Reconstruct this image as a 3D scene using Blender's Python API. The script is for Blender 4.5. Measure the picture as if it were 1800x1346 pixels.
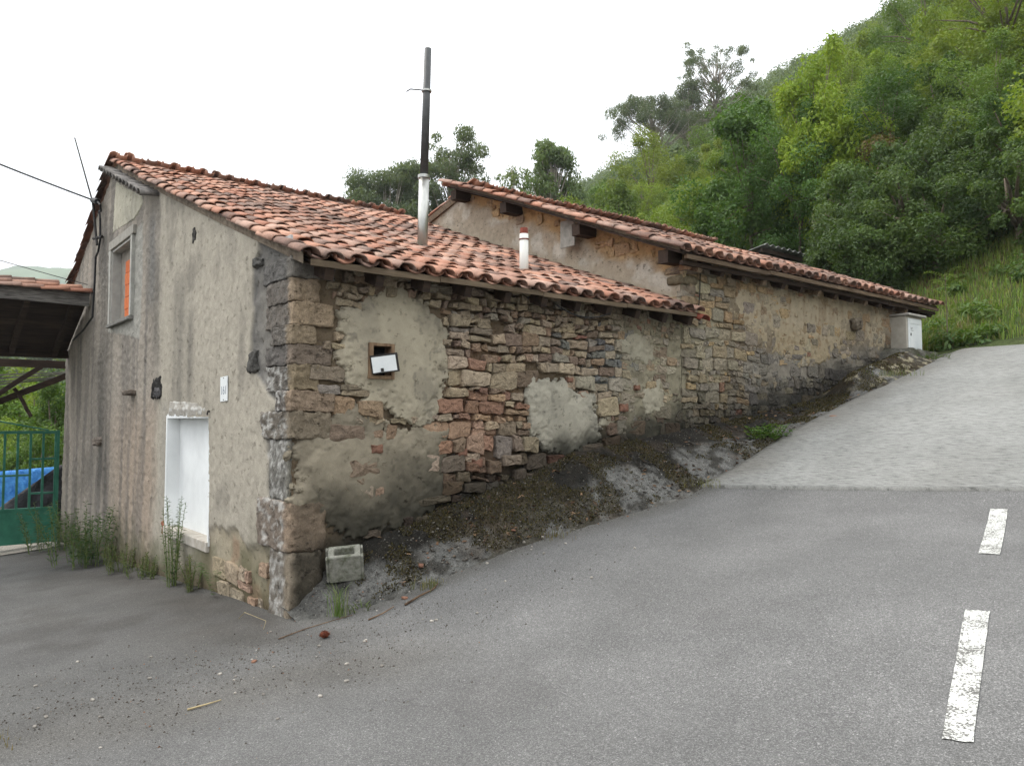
import bpy, math, random
import numpy as np
from mathutils import Vector, Matrix, Euler

random.seed(11)
RNG = np.random.default_rng(11)
for _o in list(bpy.data.objects):
    bpy.data.objects.remove(_o)
S = bpy.context.scene
COL = S.collection

# ------------------------------------------------------------------ camera
EYE = Vector((-2.85, -6.69, 1.75))
F0 = np.array([0.629, 0.777, 0.0]); F0 /= np.linalg.norm(F0)
RT = np.array([F0[1], -F0[0], 0.0])
cam_d = bpy.data.cameras.new("camera")
cam_d.sensor_width = 36.0
cam_d.lens = 27.0
cam_d.clip_start = 0.05
cam_d.clip_end = 5000
cam = bpy.data.objects.new("camera", cam_d)
COL.objects.link(cam)
cam.location = EYE
cam.rotation_euler = (math.pi / 2 + math.atan(67 / 1350), 0, -math.atan2(F0[0], F0[1]))
S.camera = cam

# ------------------------------------------------------------------ sky, sun, exposure
SUN_AZ = math.radians(118)      # direction the light comes from, counter-clockwise from +x
SUN_EL = math.radians(52)
w = bpy.data.worlds.new("World")
S.world = w
w.use_nodes = True
nt = w.node_tree
nt.nodes.clear()
wo = nt.nodes.new("ShaderNodeOutputWorld")
wb = nt.nodes.new("ShaderNodeBackground")
sk = nt.nodes.new("ShaderNodeTexSky")
sk.sky_type = 'NISHITA'
sk.sun_disc = False
sk.sun_elevation = SUN_EL
sk.sun_rotation = math.pi / 2 - SUN_AZ
sk.dust_density = 4.0
mx = nt.nodes.new("ShaderNodeMix")
mx.data_type = 'RGBA'
mx.inputs[0].default_value = 0.88           # closed white cloud over a thin blue sky
mx.inputs[7].default_value = (12.4, 12.7, 13.0, 1)
nt.links.new(sk.outputs[0], mx.inputs[6])
# an overcast sky is brighter overhead than at the horizon
tc = nt.nodes.new("ShaderNodeTexCoord"); sx = nt.nodes.new("ShaderNodeSeparateXYZ"); mr = nt.nodes.new("ShaderNodeMapRange")
nt.links.new(tc.outputs['Generated'], sx.inputs[0]); nt.links.new(sx.outputs[2], mr.inputs[0])
mr.inputs[1].default_value = 0.0; mr.inputs[2].default_value = 1.0; mr.inputs[3].default_value = 0.62; mr.inputs[4].default_value = 1.95
mg = nt.nodes.new("ShaderNodeMix"); mg.data_type = 'RGBA'; mg.blend_type = 'MULTIPLY'; mg.inputs[0].default_value = 1.0
nt.links.new(mx.outputs[2], mg.inputs[6]); nt.links.new(mr.outputs[0], mg.inputs[7])
nt.links.new(mg.outputs[2], wb.inputs[0])
wb.inputs[1].default_value = 0.10
nt.links.new(wb.outputs[0], wo.inputs[0])

sun_d = bpy.data.lights.new("sun", 'SUN')
sun_d.energy = 1.1
sun_d.angle = math.radians(28)
sun_d.color = (1.0, 0.955, 0.89)
sun = bpy.data.objects.new("sun", sun_d)
COL.objects.link(sun)
_d = Vector((math.cos(SUN_EL) * math.cos(SUN_AZ), math.cos(SUN_EL) * math.sin(SUN_AZ), math.sin(SUN_EL)))
sun.rotation_euler = _d.to_track_quat('Z', 'Y').to_euler()
sun.location = (0, 0, 40)

S.view_settings.view_transform = 'Standard'
S.view_settings.look = 'None'
S.view_settings.exposure = 0.52
S.view_settings.gamma = 1.0
S.view_settings.use_curve_mapping = False
S.cycles.use_denoising = True
S.cycles.denoiser = 'OPENIMAGEDENOISE'
S.cycles.denoising_input_passes = 'RGB_ALBEDO_NORMAL'
S.cycles.denoising_prefilter = 'NONE'
S.cycles.max_bounces = 6
S.cycles.volume_bounces = 0
S.cycles.transparent_max_bounces = 8

# ------------------------------------------------------------------ helpers
def lin(r, g, b):
    def f(c):
        c /= 255.0
        return c / 12.92 if c <= 0.04045 else ((c + 0.055) / 1.055) ** 2.4
    return np.array([f(r), f(g), f(b)])

def _hash(ix, iy, iz, seed):
    h = (ix.astype(np.int64) * 374761393 + iy.astype(np.int64) * 668265263 + iz.astype(np.int64) * 1274126177 + seed * 974634533) & 0xFFFFFFFF
    h = ((h ^ (h >> 13)) * 1274126177) & 0xFFFFFFFF
    h = h ^ (h >> 16)
    return (h & 0xFFFF) / 32767.5 - 1.0

def vn(x, y, z=0.0, seed=0):
    x, y, z = np.broadcast_arrays(np.asarray(x, float), np.asarray(y, float), np.asarray(z, float))
    x0 = np.floor(x); y0 = np.floor(y); z0 = np.floor(z)
    fx = x - x0; fy = y - y0; fz = z - z0
    fx = fx * fx * (3 - 2 * fx); fy = fy * fy * (3 - 2 * fy); fz = fz * fz * (3 - 2 * fz)
    def g(a, b, c):
        return _hash(x0 + a, y0 + b, z0 + c, seed)
    def lx(b, c):
        return g(0, b, c) * (1 - fx) + g(1, b, c) * fx
    return (lx(0, 0) * (1 - fy) + lx(1, 0) * fy) * (1 - fz) + (lx(0, 1) * (1 - fy) + lx(1, 1) * fy) * fz

def fbm(x, y, z=0.0, o=4, seed=0, gain=0.5):
    t = 0; a = 1; n = 0; k = 1.0
    for i in range(o):
        t = t + a * vn(np.asarray(x) * k + 17.3 * i, np.asarray(y) * k - 9.1 * i, np.asarray(z) * k + 3.7 * i, seed + i)
        n += a; a *= gain; k *= 2.07
    return t / n

def sst(a, b, v):
    t = np.clip((np.asarray(v, float) - a) / (b - a), 0, 1)
    return t * t * (3 - 2 * t)

def fastmesh(name, V, F, smooth=True, col=None, rnd=None):
    V = np.ascontiguousarray(V, dtype=np.float32); F = np.ascontiguousarray(F, dtype=np.int32)
    me = bpy.data.meshes.new(name)
    m, k = F.shape
    me.vertices.add(len(V)); me.vertices.foreach_set('co', V.ravel())
    me.loops.add(m * k); me.loops.foreach_set('vertex_index', F.ravel())
    me.polygons.add(m); me.polygons.foreach_set('loop_start', np.arange(0, m * k, k, dtype=np.int32))
    me.polygons.foreach_set('use_smooth', np.full(m, bool(smooth)))
    me.update(calc_edges=True)
    if col is not None:
        a = me.attributes.new('Col', 'FLOAT_COLOR', 'POINT')
        c = np.ones((len(V), 4), np.float32); c[:, :3] = col
        a.data.foreach_set('color', c.ravel())
    if rnd is not None:
        a = me.attributes.new('rnd', 'FLOAT', 'POINT')
        a.data.foreach_set('value', np.ascontiguousarray(rnd, dtype=np.float32))
    return me

WM = {}
def obj(name, me, mat=None, parent=None, M=None, bevel=0, local=False):
    o = bpy.data.objects.new(name, me)
    COL.objects.link(o)
    if mat is not None and me is not None and (len(me.materials) == 0):
        me.materials.append(mat)
    M = M if M is not None else Matrix.Identity(4)
    if parent is not None:
        o.parent = parent
        if not local:
            o.matrix_parent_inverse = WM[parent.name].inverted()
    o.matrix_basis = M
    WM[o.name] = M.copy()
    if bevel:
        b = o.modifiers.new('bevel', 'BEVEL'); b.width = bevel; b.segments = 2; b.limit_method = 'ANGLE'
    return o

def tag(o, label=None, cat=None, group=None, kind=None):
    if label: o['label'] = label
    if cat: o['category'] = cat
    if group: o['group'] = group
    if kind: o['kind'] = kind
    return o

def thing(name, loc, label, cat, group=None):
    return tag(obj(name, None, None, None, Matrix.Translation(loc)), label, cat, group)

class MB:
    def __init__(s):
        s.v = []; s.f = []
    def add(s, V, F):
        n = len(s.v); s.v += [tuple(map(float, p)) for p in V]; s.f += [tuple(i + n for i in f) for f in F]; return s
    def box(s, x0, x1, y0, y1, z0, z1, M=None):
        V = [(x0, y0, z0), (x1, y0, z0), (x1, y1, z0), (x0, y1, z0), (x0, y0, z1), (x1, y0, z1), (x1, y1, z1), (x0, y1, z1)]
        if M is not None: V = [M @ Vector(p) for p in V]
        return s.add(V, [(0, 3, 2, 1), (4, 5, 6, 7), (0, 1, 5, 4), (1, 2, 6, 5), (2, 3, 7, 6), (3, 0, 4, 7)])
    def bar(s, p0, p1, w, h, up=(0, 0, 1), seg=1, wob=0.0):
        p0 = Vector(p0); p1 = Vector(p1); d = (p1 - p0).normalized(); sd = d.cross(Vector(up)).normalized(); u = sd.cross(d)
        V = []; F = []
        for i in range(seg + 1):
            c = p0.lerp(p1, i / seg)
            if wob: c = c + sd * random.uniform(-wob, wob) + u * random.uniform(-wob, wob)
            for a, b in ((-1, -1), (1, -1), (1, 1), (-1, 1)):
                V.append(c + sd * a * w / 2 * (1 + random.uniform(-wob, wob)) + u * b * h / 2 * (1 + random.uniform(-wob, wob)))
        for i in range(seg):
            for k in range(4):
                F.append((i * 4 + k, i * 4 + (k + 1) % 4, i * 4 + 4 + (k + 1) % 4, i * 4 + 4 + k))
        F += [(3, 2, 1, 0), tuple(seg * 4 + k for k in range(4))]
        return s.add(V, F)
    def tube(s, pts, rad, n=8, cap=True):
        pts = [Vector(p) for p in pts]
        if not hasattr(rad, '__len__'): rad = [rad] * len(pts)
        V = []; F = []
        ref = Vector((0.31, 0.77, 0.55))
        for i, p in enumerate(pts):
            d = (pts[min(i + 1, len(pts) - 1)] - pts[max(i - 1, 0)]).normalized()
            a = d.cross(ref).normalized(); b = d.cross(a)
            for k in range(n):
                t = 2 * math.pi * k / n
                V.append(p + (a * math.cos(t) + b * math.sin(t)) * rad[i])
        for i in range(len(pts) - 1):
            for k in range(n):
                F.append((i * n + k, i * n + (k + 1) % n, (i + 1) * n + (k + 1) % n, (i + 1) * n + k))
        if cap:
            F.append(tuple(range(n - 1, -1, -1))); F.append(tuple(range((len(pts) - 1) * n, len(pts) * n)))
        return s.add(V, F)
    def me(s, name, smooth=False):
        m = bpy.data.meshes.new(name)
        m.from_pydata(s.v, [], s.f); m.update()
        if smooth:
            m.polygons.foreach_set('use_smooth', np.ones(len(m.polygons), bool))
        return m
    def obj(s, name, mat, parent=None, smooth=False, bevel=0, M=None, local=False):
        return obj(name, s.me(name, smooth), mat, parent, M, bevel, local)

# ------------------------------------------------------------------ materials
class NT:
    def __init__(s, name):
        s.m = bpy.data.materials.new(name); s.m.use_nodes = True
        s.t = s.m.node_tree; s.t.nodes.clear()
        s.out = s.n("ShaderNodeOutputMaterial")
    def n(s, typ, **kw):
        nd = s.t.nodes.new(typ)
        for k, v in kw.items(): setattr(nd, k, v)
        return nd
    def l(s, a, b): s.t.links.new(a, b)
    def pos(s, scale=(1, 1, 1), obj=False):
        if obj:
            g = s.n("ShaderNodeTexCoord").outputs['Object']
        else:
            g = s.n("ShaderNodeNewGeometry").outputs['Position']
        if scale == (1, 1, 1): return g
        mp = s.n("ShaderNodeMapping"); mp.inputs['Scale'].default_value = scale
        s.l(g, mp.inputs['Vector']); return mp.outputs[0]
    def noise(s, vec, scale, detail=6, rough=0.6):
        nd = s.n("ShaderNodeTexNoise"); nd.inputs['Scale'].default_value = scale
        nd.inputs['Detail'].default_value = detail; nd.inputs['Roughness'].default_value = rough
        s.l(vec, nd.inputs['Vector']); return nd.outputs['Fac']
    def voro(s, vec, scale, feature='F1', out='Distance'):
        nd = s.n("ShaderNodeTexVoronoi"); nd.feature = feature; nd.inputs['Scale'].default_value = scale
        s.l(vec, nd.inputs['Vector']); return nd.outputs[out]
    def ramp(s, fac, stops, interp='LINEAR'):
        r = s.n("ShaderNodeValToRGB"); r.color_ramp.interpolation = interp
        e = r.color_ramp.elements
        while len(e) < len(stops): e.new(0.5)
        for el, (p, c) in zip(e, stops):
            el.position = p
            el.color = (c, c, c, 1) if np.isscalar(c) else (*[float(q) for q in c], 1)
        s.l(fac, r.inputs[0]); return r.outputs[0]
    def mix(s, a, b, fac, mode='MIX'):
        m = s.n("ShaderNodeMix", data_type='RGBA', blend_type=mode)
        for si, v in ((0, fac), (6, a), (7, b)):
            sock = m.inputs[si]
            if hasattr(v, 'is_linked'): s.l(v, sock)
            elif np.isscalar(v): sock.default_value = v if si == 0 else (v, v, v, 1)
            else: sock.default_value = (*[float(q) for q in v], 1)
        return m.outputs[2]
    def math(s, op, a, b=0.5):
        m = s.n("ShaderNodeMath", operation=op)
        for sock, v in ((m.inputs[0], a), (m.inputs[1], b)):
            if hasattr(v, 'is_linked'): s.l(v, sock)
            else: sock.default_value = v
        return m.outputs[0]
    def attr(s, name, out='Color'):
        a = s.n("ShaderNodeAttribute"); a.attribute_name = name; return a.outputs[out]
    def bump(s, h, strength=0.4, dist=0.01, prev=None):
        b = s.n("ShaderNodeBump"); b.inputs['Strength'].default_value = strength; b.inputs['Distance'].default_value = dist
        s.l(h, b.inputs['Height'])
        if prev is not None: s.l(prev, b.inputs['Normal'])
        return b.outputs[0]
    def done(s, color, rough=0.9, normal=None, metal=0.0, spec=0.25):
        p = s.n("ShaderNodeBsdfPrincipled")
        for nm, v in (('Base Color', color), ('Roughness', rough), ('Metallic', metal), ('Specular IOR Level', spec)):
            if hasattr(v, 'is_linked'): s.l(v, p.inputs[nm])
            elif np.isscalar(v): p.inputs[nm].default_value = v
            else: p.inputs[nm].default_value = (*[float(q) for q in v], 1)
        if normal is not None: s.l(normal, p.inputs['Normal'])
        s.l(p.outputs[0], s.out.inputs[0]); return s.m

def simple(name, c1, c2, scale=8, rough=0.85, bump=0.3, bscale=60, bdist=0.006, stretch=(1, 1, 1), metal=0, spec=0.25, rnd=0.0):
    t = NT(name); p = t.pos(stretch)
    c = t.ramp(t.noise(p, scale), [(0.3, c1), (0.7, c2)])
    if rnd:
        r = t.n("ShaderNodeObjectInfo").outputs['Random']
        c = t.mix(c, t.ramp(r, [(0, 1 - rnd), (1, 1 + rnd * 0.6)]), 1.0, 'MULTIPLY')
    return t.done(c, rough, t.bump(t.noise(p, bscale, 4), bump, bdist), metal, spec)

def attr_mat(name, fine=90, mid=14, amt=0.35, rough=0.93, bump=0.6, bdist=0.008, pits=11.0, pd=0.42):
    t = NT(name); p = t.pos()
    c = t.attr('Col')
    c = t.mix(c, t.ramp(t.noise(p, mid, 8, 0.65), [(0.25, 1 - amt), (0.75, 1 + amt)]), 1.0, 'MULTIPLY')
    nf = t.noise(p, fine, 6, 0.75)
    c = t.mix(c, t.ramp(nf, [(0.32, 1 - amt), (0.68, 1 + amt * 0.7)]), 1.0, 'MULTIPLY')
    # pits and flaked hollows: small, sharp and darker
    pit = t.ramp(t.noise(t.pos((1, 1, 1.5)), pits, 9, 0.78), [(0.355, 0.0), (0.425, 1.0)])
    c = t.mix(c, t.mix((pd, pd * .96, pd * .9), (1, 1, 1), pit), 1.0, 'MULTIPLY')
    b = t.bump(t.noise(p, mid * 2.4, 9, 0.75), bump, bdist * 1.6)
    b = t.bump(nf, bump, bdist, b)
    b = t.bump(pit, bump, bdist * 1.2, b)
    return t.done(c, rough, b, 0, 0.15)

M_wall = attr_mat('rendered_wall', 110, 9, 0.24, bump=0.8, bdist=0.006, pits=13.0)
M_stone = attr_mat('stone', 75, 18, 0.36, bump=0.9, bdist=0.007, pits=14.0)
M_gable = attr_mat('gable_render', 130, 8, 0.18, bump=0.8, bdist=0.005, pits=9.0, pd=0.62)
M_plaster = attr_mat('plaster', 140, 7, 0.15, bump=0.5, bdist=0.003, pits=8.0)
M_apron = attr_mat('apron', 70, 14, 0.5, bump=0.9, bdist=0.01, pits=26.0, pd=0.28)
M_earth = attr_mat('earth', 25, 2.5, 0.45, bump=0.8, bdist=0.03)

def make_asphalt():
    t = NT('asphalt'); p = t.pos()
    c = t.attr('Col')
    c = t.mix(c, t.ramp(t.noise(p, 1.1, 6, 0.6), [(0.3, 0.82), (0.7, 1.16)]), 1.0, 'MULTIPLY')
    v = t.n("ShaderNodeTexVoronoi"); v.inputs['Scale'].default_value = 120; t.l(p, v.inputs['Vector'])
    sep = t.n("ShaderNodeSeparateColor"); t.l(v.outputs['Color'], sep.inputs[0])
    c = t.mix(c, t.ramp(sep.outputs[0], [(0.0, 0.7), (0.5, 0.97), (0.9, 1.10), (0.975, 1.4), (1.0, 1.9)]), 0.7, 'MULTIPLY')
    v2 = t.n("ShaderNodeTexVoronoi"); v2.inputs['Scale'].default_value = 230; t.l(p, v2.inputs['Vector'])
    sep2 = t.n("ShaderNodeSeparateColor"); t.l(v2.outputs['Color'], sep2.inputs[0])
    c = t.mix(c, t.ramp(sep2.outputs[1], [(0.0, 0.55), (0.8, 1.1), (1.0, 1.8)]), 0.9, 'MULTIPLY')
    b = t.bump(v.outputs['Distance'], 0.55, 0.006)
    b = t.bump(t.noise(p, 160, 4, 0.7), 0.6, 0.004, b)
    return t.done(c, 0.88, b, 0, 0.3)
M_asphalt = make_asphalt()

def make_concrete_road():
    t = NT('brushed_concrete'); p = t.pos()
    c = t.attr('Col')
    c = t.mix(c, t.ramp(t.noise(p, 0.9, 7, 0.62), [(0.3, 0.86), (0.7, 1.12)]), 1.0, 'MULTIPLY')
    q = t.pos((16, 2.6, 2.6))
    st = t.noise(q, 3.2, 6, 0.72)
    c = t.mix(c, t.ramp(st, [(0.36, 0.42), (0.48, 0.95), (0.66, 1.2)]), 0.85, 'MULTIPLY')
    sp = t.noise(p, 120, 4, 0.7)
    c = t.mix(c, t.ramp(sp, [(0.3, 0.75), (0.7, 1.2)]), 1.0, 'MULTIPLY')
    b = t.bump(st, 0.9, 0.012)
    b = t.bump(sp, 0.5, 0.004, b)
    return t.done(c, 0.9, b, 0, 0.2)
M_concroad = make_concrete_road()

def make_paint():
    t = NT('worn_road_paint'); p = t.pos()
    chip = t.math('ADD', t.math('MULTIPLY', t.noise(p, 75, 4, 0.75), 0.75), t.math('MULTIPLY', t.noise(p, 9, 5, 0.6), 0.35))
    c = t.mix(lin(200, 200, 193), lin(96, 94, 90), t.ramp(chip, [(0.54, 0.0), (0.60, 1.0)]))
    c = t.mix(c, t.ramp(t.noise(p, 14, 6), [(0.3, 0.8), (0.7, 1.05)]), 1.0, 'MULTIPLY')
    return t.done(c, 0.75, t.bump(t.noise(p, 120, 4, 0.7), 0.5, 0.004), 0, 0.3)
M_paint = make_paint()

def make_tile():
    t = NT('clay_tile'); p = t.pos()
    r = t.math('FRACT', t.math('ADD', t.attr('rnd', 'Fac'), t.n("ShaderNodeObjectInfo").outputs['Random']))
    base = t.ramp(r, [(0.0, lin(158, 112, 93)), (0.2, lin(175, 129, 107)), (0.42, lin(185, 145, 124)), (0.58, lin(158, 122, 106)), (0.72, lin(190, 157, 139)), (0.86, lin(124, 102, 92)), (1.0, lin(172, 120, 96))])
    # lichen and soot: grey-brown crust in drifts over the roof
    big = t.noise(p, 0.55, 4, 0.55); mid = t.noise(p, 5.5, 6, 0.7)
    m = t.math('ADD', t.math('MULTIPLY', big, 1.0), t.math('MULTIPLY', mid, 0.55))
    m = t.math('ADD', m, t.math('MULTIPLY', r, 0.16))
    c = t.mix(base, lin(92, 80, 74), t.ramp(m, [(0.76, 0.0), (1.0, 0.78)]))
    c = t.mix(c, lin(205, 178, 158), t.ramp(t.noise(p, 30, 5, 0.7), [(0.58, 0.0), (0.75, 0.55)]))
    c = t.mix(c, t.ramp(t.noise(p, 85, 5, 0.7), [(0.3, 0.72), (0.7, 1.15)]), 1.0, 'MULTIPLY')
    b = t.bump(t.noise(p, 45, 6, 0.7), 0.5, 0.006)
    return t.done(c, 0.9, b, 0, 0.15)
M_tile = make_tile()
M_oldtile = simple('old_grey_tile', lin(70, 68, 66), lin(128, 122, 116), 14, rnd=0.3, bump=0.6)
M_wood = simple('weathered_wood', lin(72, 58, 46), lin(128, 110, 90), 3.2, bump=0.7, bscale=30, stretch=(0.6, 9, 9), rnd=0.25)
M_fascia = simple('fascia_board', lin(84, 72, 58), lin(132, 116, 96), 3.0, bump=0.6, bscale=26, stretch=(0.5, 8, 8), rnd=0.1)
M_darkwood = simple('dark_timber', lin(38, 30, 25), lin(70, 56, 46), 3.0, bump=0.6, bscale=24, stretch=(0.7, 5, 5), rnd=0.3)
M_greywood = simple('grey_silvered_board', lin(52, 50, 48), lin(138, 134, 128), 4.0, bump=0.8, bscale=30, stretch=(1.2, 14, 14))
M_cement = simple('cement_block', lin(96, 96, 84), lin(150, 148, 134), 16, bump=0.9, bscale=90, bdist=0.008)
M_white = simple('white_board', lin(208, 210, 209), lin(232, 234, 233), 1.6, rough=0.6, bump=0.2, bscale=18, bdist=.004)
M_whitepaint = simple('white_lacquer', lin(206, 210, 210), lin(226, 228, 226), 5, rough=0.45, bump=0.05)
M_black = simple('black_void', lin(14, 13, 12), lin(22, 20, 18), 5)
M_blackmetal = simple('black_iron', lin(30, 28, 27), lin(52, 48, 45), 20, rough=0.6)
M_orange = simple('orange_brick', lin(186, 92, 48), lin(206, 118, 70), 12, bump=0.6)
M_cable = simple('cable', lin(24, 24, 25), lin(38, 38, 38), 10, rough=0.6)
M_mortar = simple('mortar_fill', lin(96, 84, 72), lin(136, 122, 104), 14, bump=0.9, bscale=50, bdist=0.012)
M_gate = simple('green_gate_paint', lin(38, 92, 74), lin(58, 118, 96), 4, rough=0.5, bump=0.1)
M_tarpblue = simple('blue_tarp', lin(40, 110, 190), lin(90, 165, 230), 9, rough=0.5, bump=0.6, bscale=12, bdist=0.05)
M_tarpblack = simple('black_tarp', lin(20, 20, 22), lin(40, 40, 44), 6, rough=0.5, bump=0.6, bscale=10, bdist=0.05)
M_rust = simple('rusty_cap', lin(92, 44, 34), lin(128, 62, 48), 22, bump=0.7)
M_zinc = simple('fibre_cement_sheet', lin(92, 92, 88), lin(140, 140, 134), 6, bump=0.4)
M_twig = simple('twig', lin(70, 52, 40), lin(132, 108, 84), 12, rnd=0.35)
M_straw = simple('dry_stalk', lin(150, 134, 100), lin(190, 174, 136), 12, rnd=0.2)
M_pebble = simple('pebble', lin(112, 106, 98), lin(178, 172, 162), 30, rnd=0.45)
M_brickbit = simple('brick_chip', lin(122, 88, 72), lin(146, 108, 88), 18, rnd=0.2)
M_burr = simple('chestnut_burr', lin(72, 34, 22), lin(112, 58, 36), 40)

def make_flue():
    t = NT('galvanised_flue'); p = t.pos((1, 1, 0.3))
    c = t.ramp(t.noise(p, 9, 5), [(0.3, lin(150, 150, 146)), (0.7, lin(186, 186, 180))])
    return t.done(c, t.ramp(t.noise(p, 24, 4), [(0.3, 0.28), (0.7, 0.42)]), t.bump(t.noise(p, 30, 3), 0.08, 0.004), 0.9, 0.5)
M_flue = make_flue()
def make_pvc():
    t = NT('white_pvc'); p = t.pos()
    c = t.mix(lin(214, 213, 206), lin(150, 122, 92), t.ramp(t.noise(t.pos((9, 9, 1.2)), 2.2, 5), [(0.58, 0.0), (0.75, 0.5)]))
    return t.done(c, 0.55, None, 0, 0.3)
M_pvc = make_pvc()
def make_blackpipe():
    t = NT('dark_enamelled_flue'); p = t.pos()
    return t.done(t.ramp(t.noise(p, 12), [(0.3, lin(52, 54, 54)), (0.7, lin(72, 74, 74))]), 0.5, None, 0.0, 0.35)

def leaf_mat(name, trans=0.35):
    t = NT(name)
    oc = t.n("ShaderNodeObjectInfo").outputs['Color']
    c = t.mix(t.attr('Col'), oc, 1.0, 'MULTIPLY')
    d = t.n("ShaderNodeBsdfPrincipled"); t.l(c, d.inputs['Base Color']); d.inputs['Roughness'].default_value = 0.55
    d.inputs['Specular IOR Level'].default_value = 0.25
    tr = t.n("ShaderNodeBsdfTranslucent")
    c2 = t.mix(c, (1.25, 1.3, 0.5), 1.0, 'MULTIPLY')
    t.l(c2, tr.inputs[0])
    ms = t.n("ShaderNodeMixShader"); ms.inputs[0].default_value = trans
    t.l(d.outputs[0], ms.inputs[1]); t.l(tr.outputs[0], ms.inputs[2]); t.l(ms.outputs[0], t.out.inputs[0])
    return t.m
M_leaf = leaf_mat('foliage')
M_bark = simple('bark', lin(78, 68, 58), lin(128, 116, 100), 6, bump=0.8, bscale=24, stretch=(3, 3, 0.6))
M_bark_pale = simple('pale_bark', lin(120, 112, 100), lin(168, 160, 146), 5, bump=0.5, stretch=(3, 3, 0.5))
# ------------------------------------------------------------------ the lie of the land
#GSTART
_px = np.array([-60, -30, -6, -3, -1, 0, .1, .7, 1.92, 4.3, 5, 7.18, 11.28, 12.3, 14, 40, 300.])
_pz = np.array([-1.6, -1.0, -.42, -.25, -.1, -.02, 0, .18, .514, .87, 1.05, 1.75, 2.80, 3.04, 3.18, 3.3, 3.3])
_gx = np.arange(-60, 60, .05)
_gk = np.exp(-0.5 * (np.arange(-16, 17) * .05 / .25) ** 2); _gk /= _gk.sum()
_gz = np.convolve(np.pad(np.interp(_gx, _px, _pz), 16, mode='edge'), _gk, 'valid')
def Pe(x): return np.interp(x, _gx, _gz)
def edge(x): return np.interp(x, [-1, 0, .1, .7, 1.92, 4.3, 9, 20], [.15, .2, .25, .6, .8, 1.0, 1.0, 1.0])
def Wb(x): return np.interp(x, [-.2, 0, .27, .74, 1.44, 2.17, 2.82, 3.44, 5.56, 6.88, 8.76, 11.5, 13, 16], [.0, .05, .30, .57, .79, 1.01, 1.16, 1.37, 1.62, 1.79, 2.07, 2.72, 3.0, 3.3])
def G(x, y):
    x = np.asarray(x, float); y = np.asarray(y, float)
    k = np.clip(1 - x / 5.0, 0, 1)
    e = edge(x)
    yy = np.where(x > 0.0, np.minimum(y, -e), y)
    base = Pe(x) + (-0.065 * (yy + e * np.clip(x * 4, 0, 1))) * np.where(x < 0, 1, k)
    under = np.where((x > 0.0) & (y > -e), -0.10 * (y + e), 0.0)
    return base + under
#GEND
def hill(x, y):
    dx = np.asarray(x, float) - EYE[0]; dy = np.asarray(y, float) - EYE[1]
    X = dx * RT[0] + dy * RT[1]; Z = dx * F0[0] + dy * F0[1]
    h = .571 * X + .27 * Z - 5.95
    h = h + 1.6 * fbm(x / 22., y / 22., 0, 3, 5) * np.clip((Z - 18) / 20, 0, 1) + .12 * fbm(x / 1.7, y / 1.7, 0, 3, 6)
    ridge = np.clip((Z - 270) / 200, 0, 1)
    h = h - ridge * ridge * 140
    return np.minimum(h, 175), X, Z
def T(x, y):
    h, X, Z = hill(x, y)
    g = G(np.clip(x, -60, 60), np.clip(y, -30, 40)) - 0.07
    g = g - 0.02 * np.clip(np.asarray(y) - 14, 0, 200)
    # in front of the road (out of frame, right) the bank rises too
    d = h - g
    k = 0.25
    return g + np.where(d > 3, d, np.log1p(np.exp(np.clip(d / k, -30, 30))) * k)

def grid_mesh(name, xs, ys, zf, colf=None, mask=None, smooth=True):
    X, Y = np.meshgrid(xs, ys)
    Z = zf(X, Y)
    V = np.stack([X, Y, Z], -1).reshape(-1, 3)
    n = len(xs); m = len(ys)
    i = np.arange(m - 1)[:, None] * n + np.arange(n - 1)[None, :]
    F = np.stack([i, i + 1, i + 1 + n, i + n], -1).reshape(-1, 4)
    if mask is not None:
        k = mask((X[:-1, :-1] + X[1:, 1:]) / 2, (Y[:-1, :-1] + Y[1:, 1:]) / 2).reshape(-1)
        F = F[k]
    col = colf(X, Y, Z).reshape(-1, 3) if colf is not None else None
    return fastmesh(name, V, F, smooth, col)

def mixc(c, t, m):
    m = np.clip(np.asarray(m), 0, 1)[..., None]
    return c * (1 - m) + np.asarray(t) * m

def terrain_col(X, Y, Z):
    c = np.zeros(X.shape + (3,)) + lin(70, 78, 44)
    n = fbm(X / 3., Y / 3., 0, 4, 31)
    c = mixc(c, lin(96, 84, 58), sst(.0, .5, n))
    c = mixc(c, lin(58, 74, 36), sst(.05, .5, -n))
    return c
_s = np.linspace(-1, 1, 260)
_sp = 26 * np.sinh(_s * 4.05) / 1.0
xs = np.sort(np.concatenate([_sp * .5 + 9, np.arange(11, 30, .5)])); ys = np.sort(np.concatenate([_sp * .5 + 2, np.arange(-8, 12, .5)]))
tag(obj('ground', grid_mesh('ground', xs, ys, T, terrain_col), M_earth), kind='structure')

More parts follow.
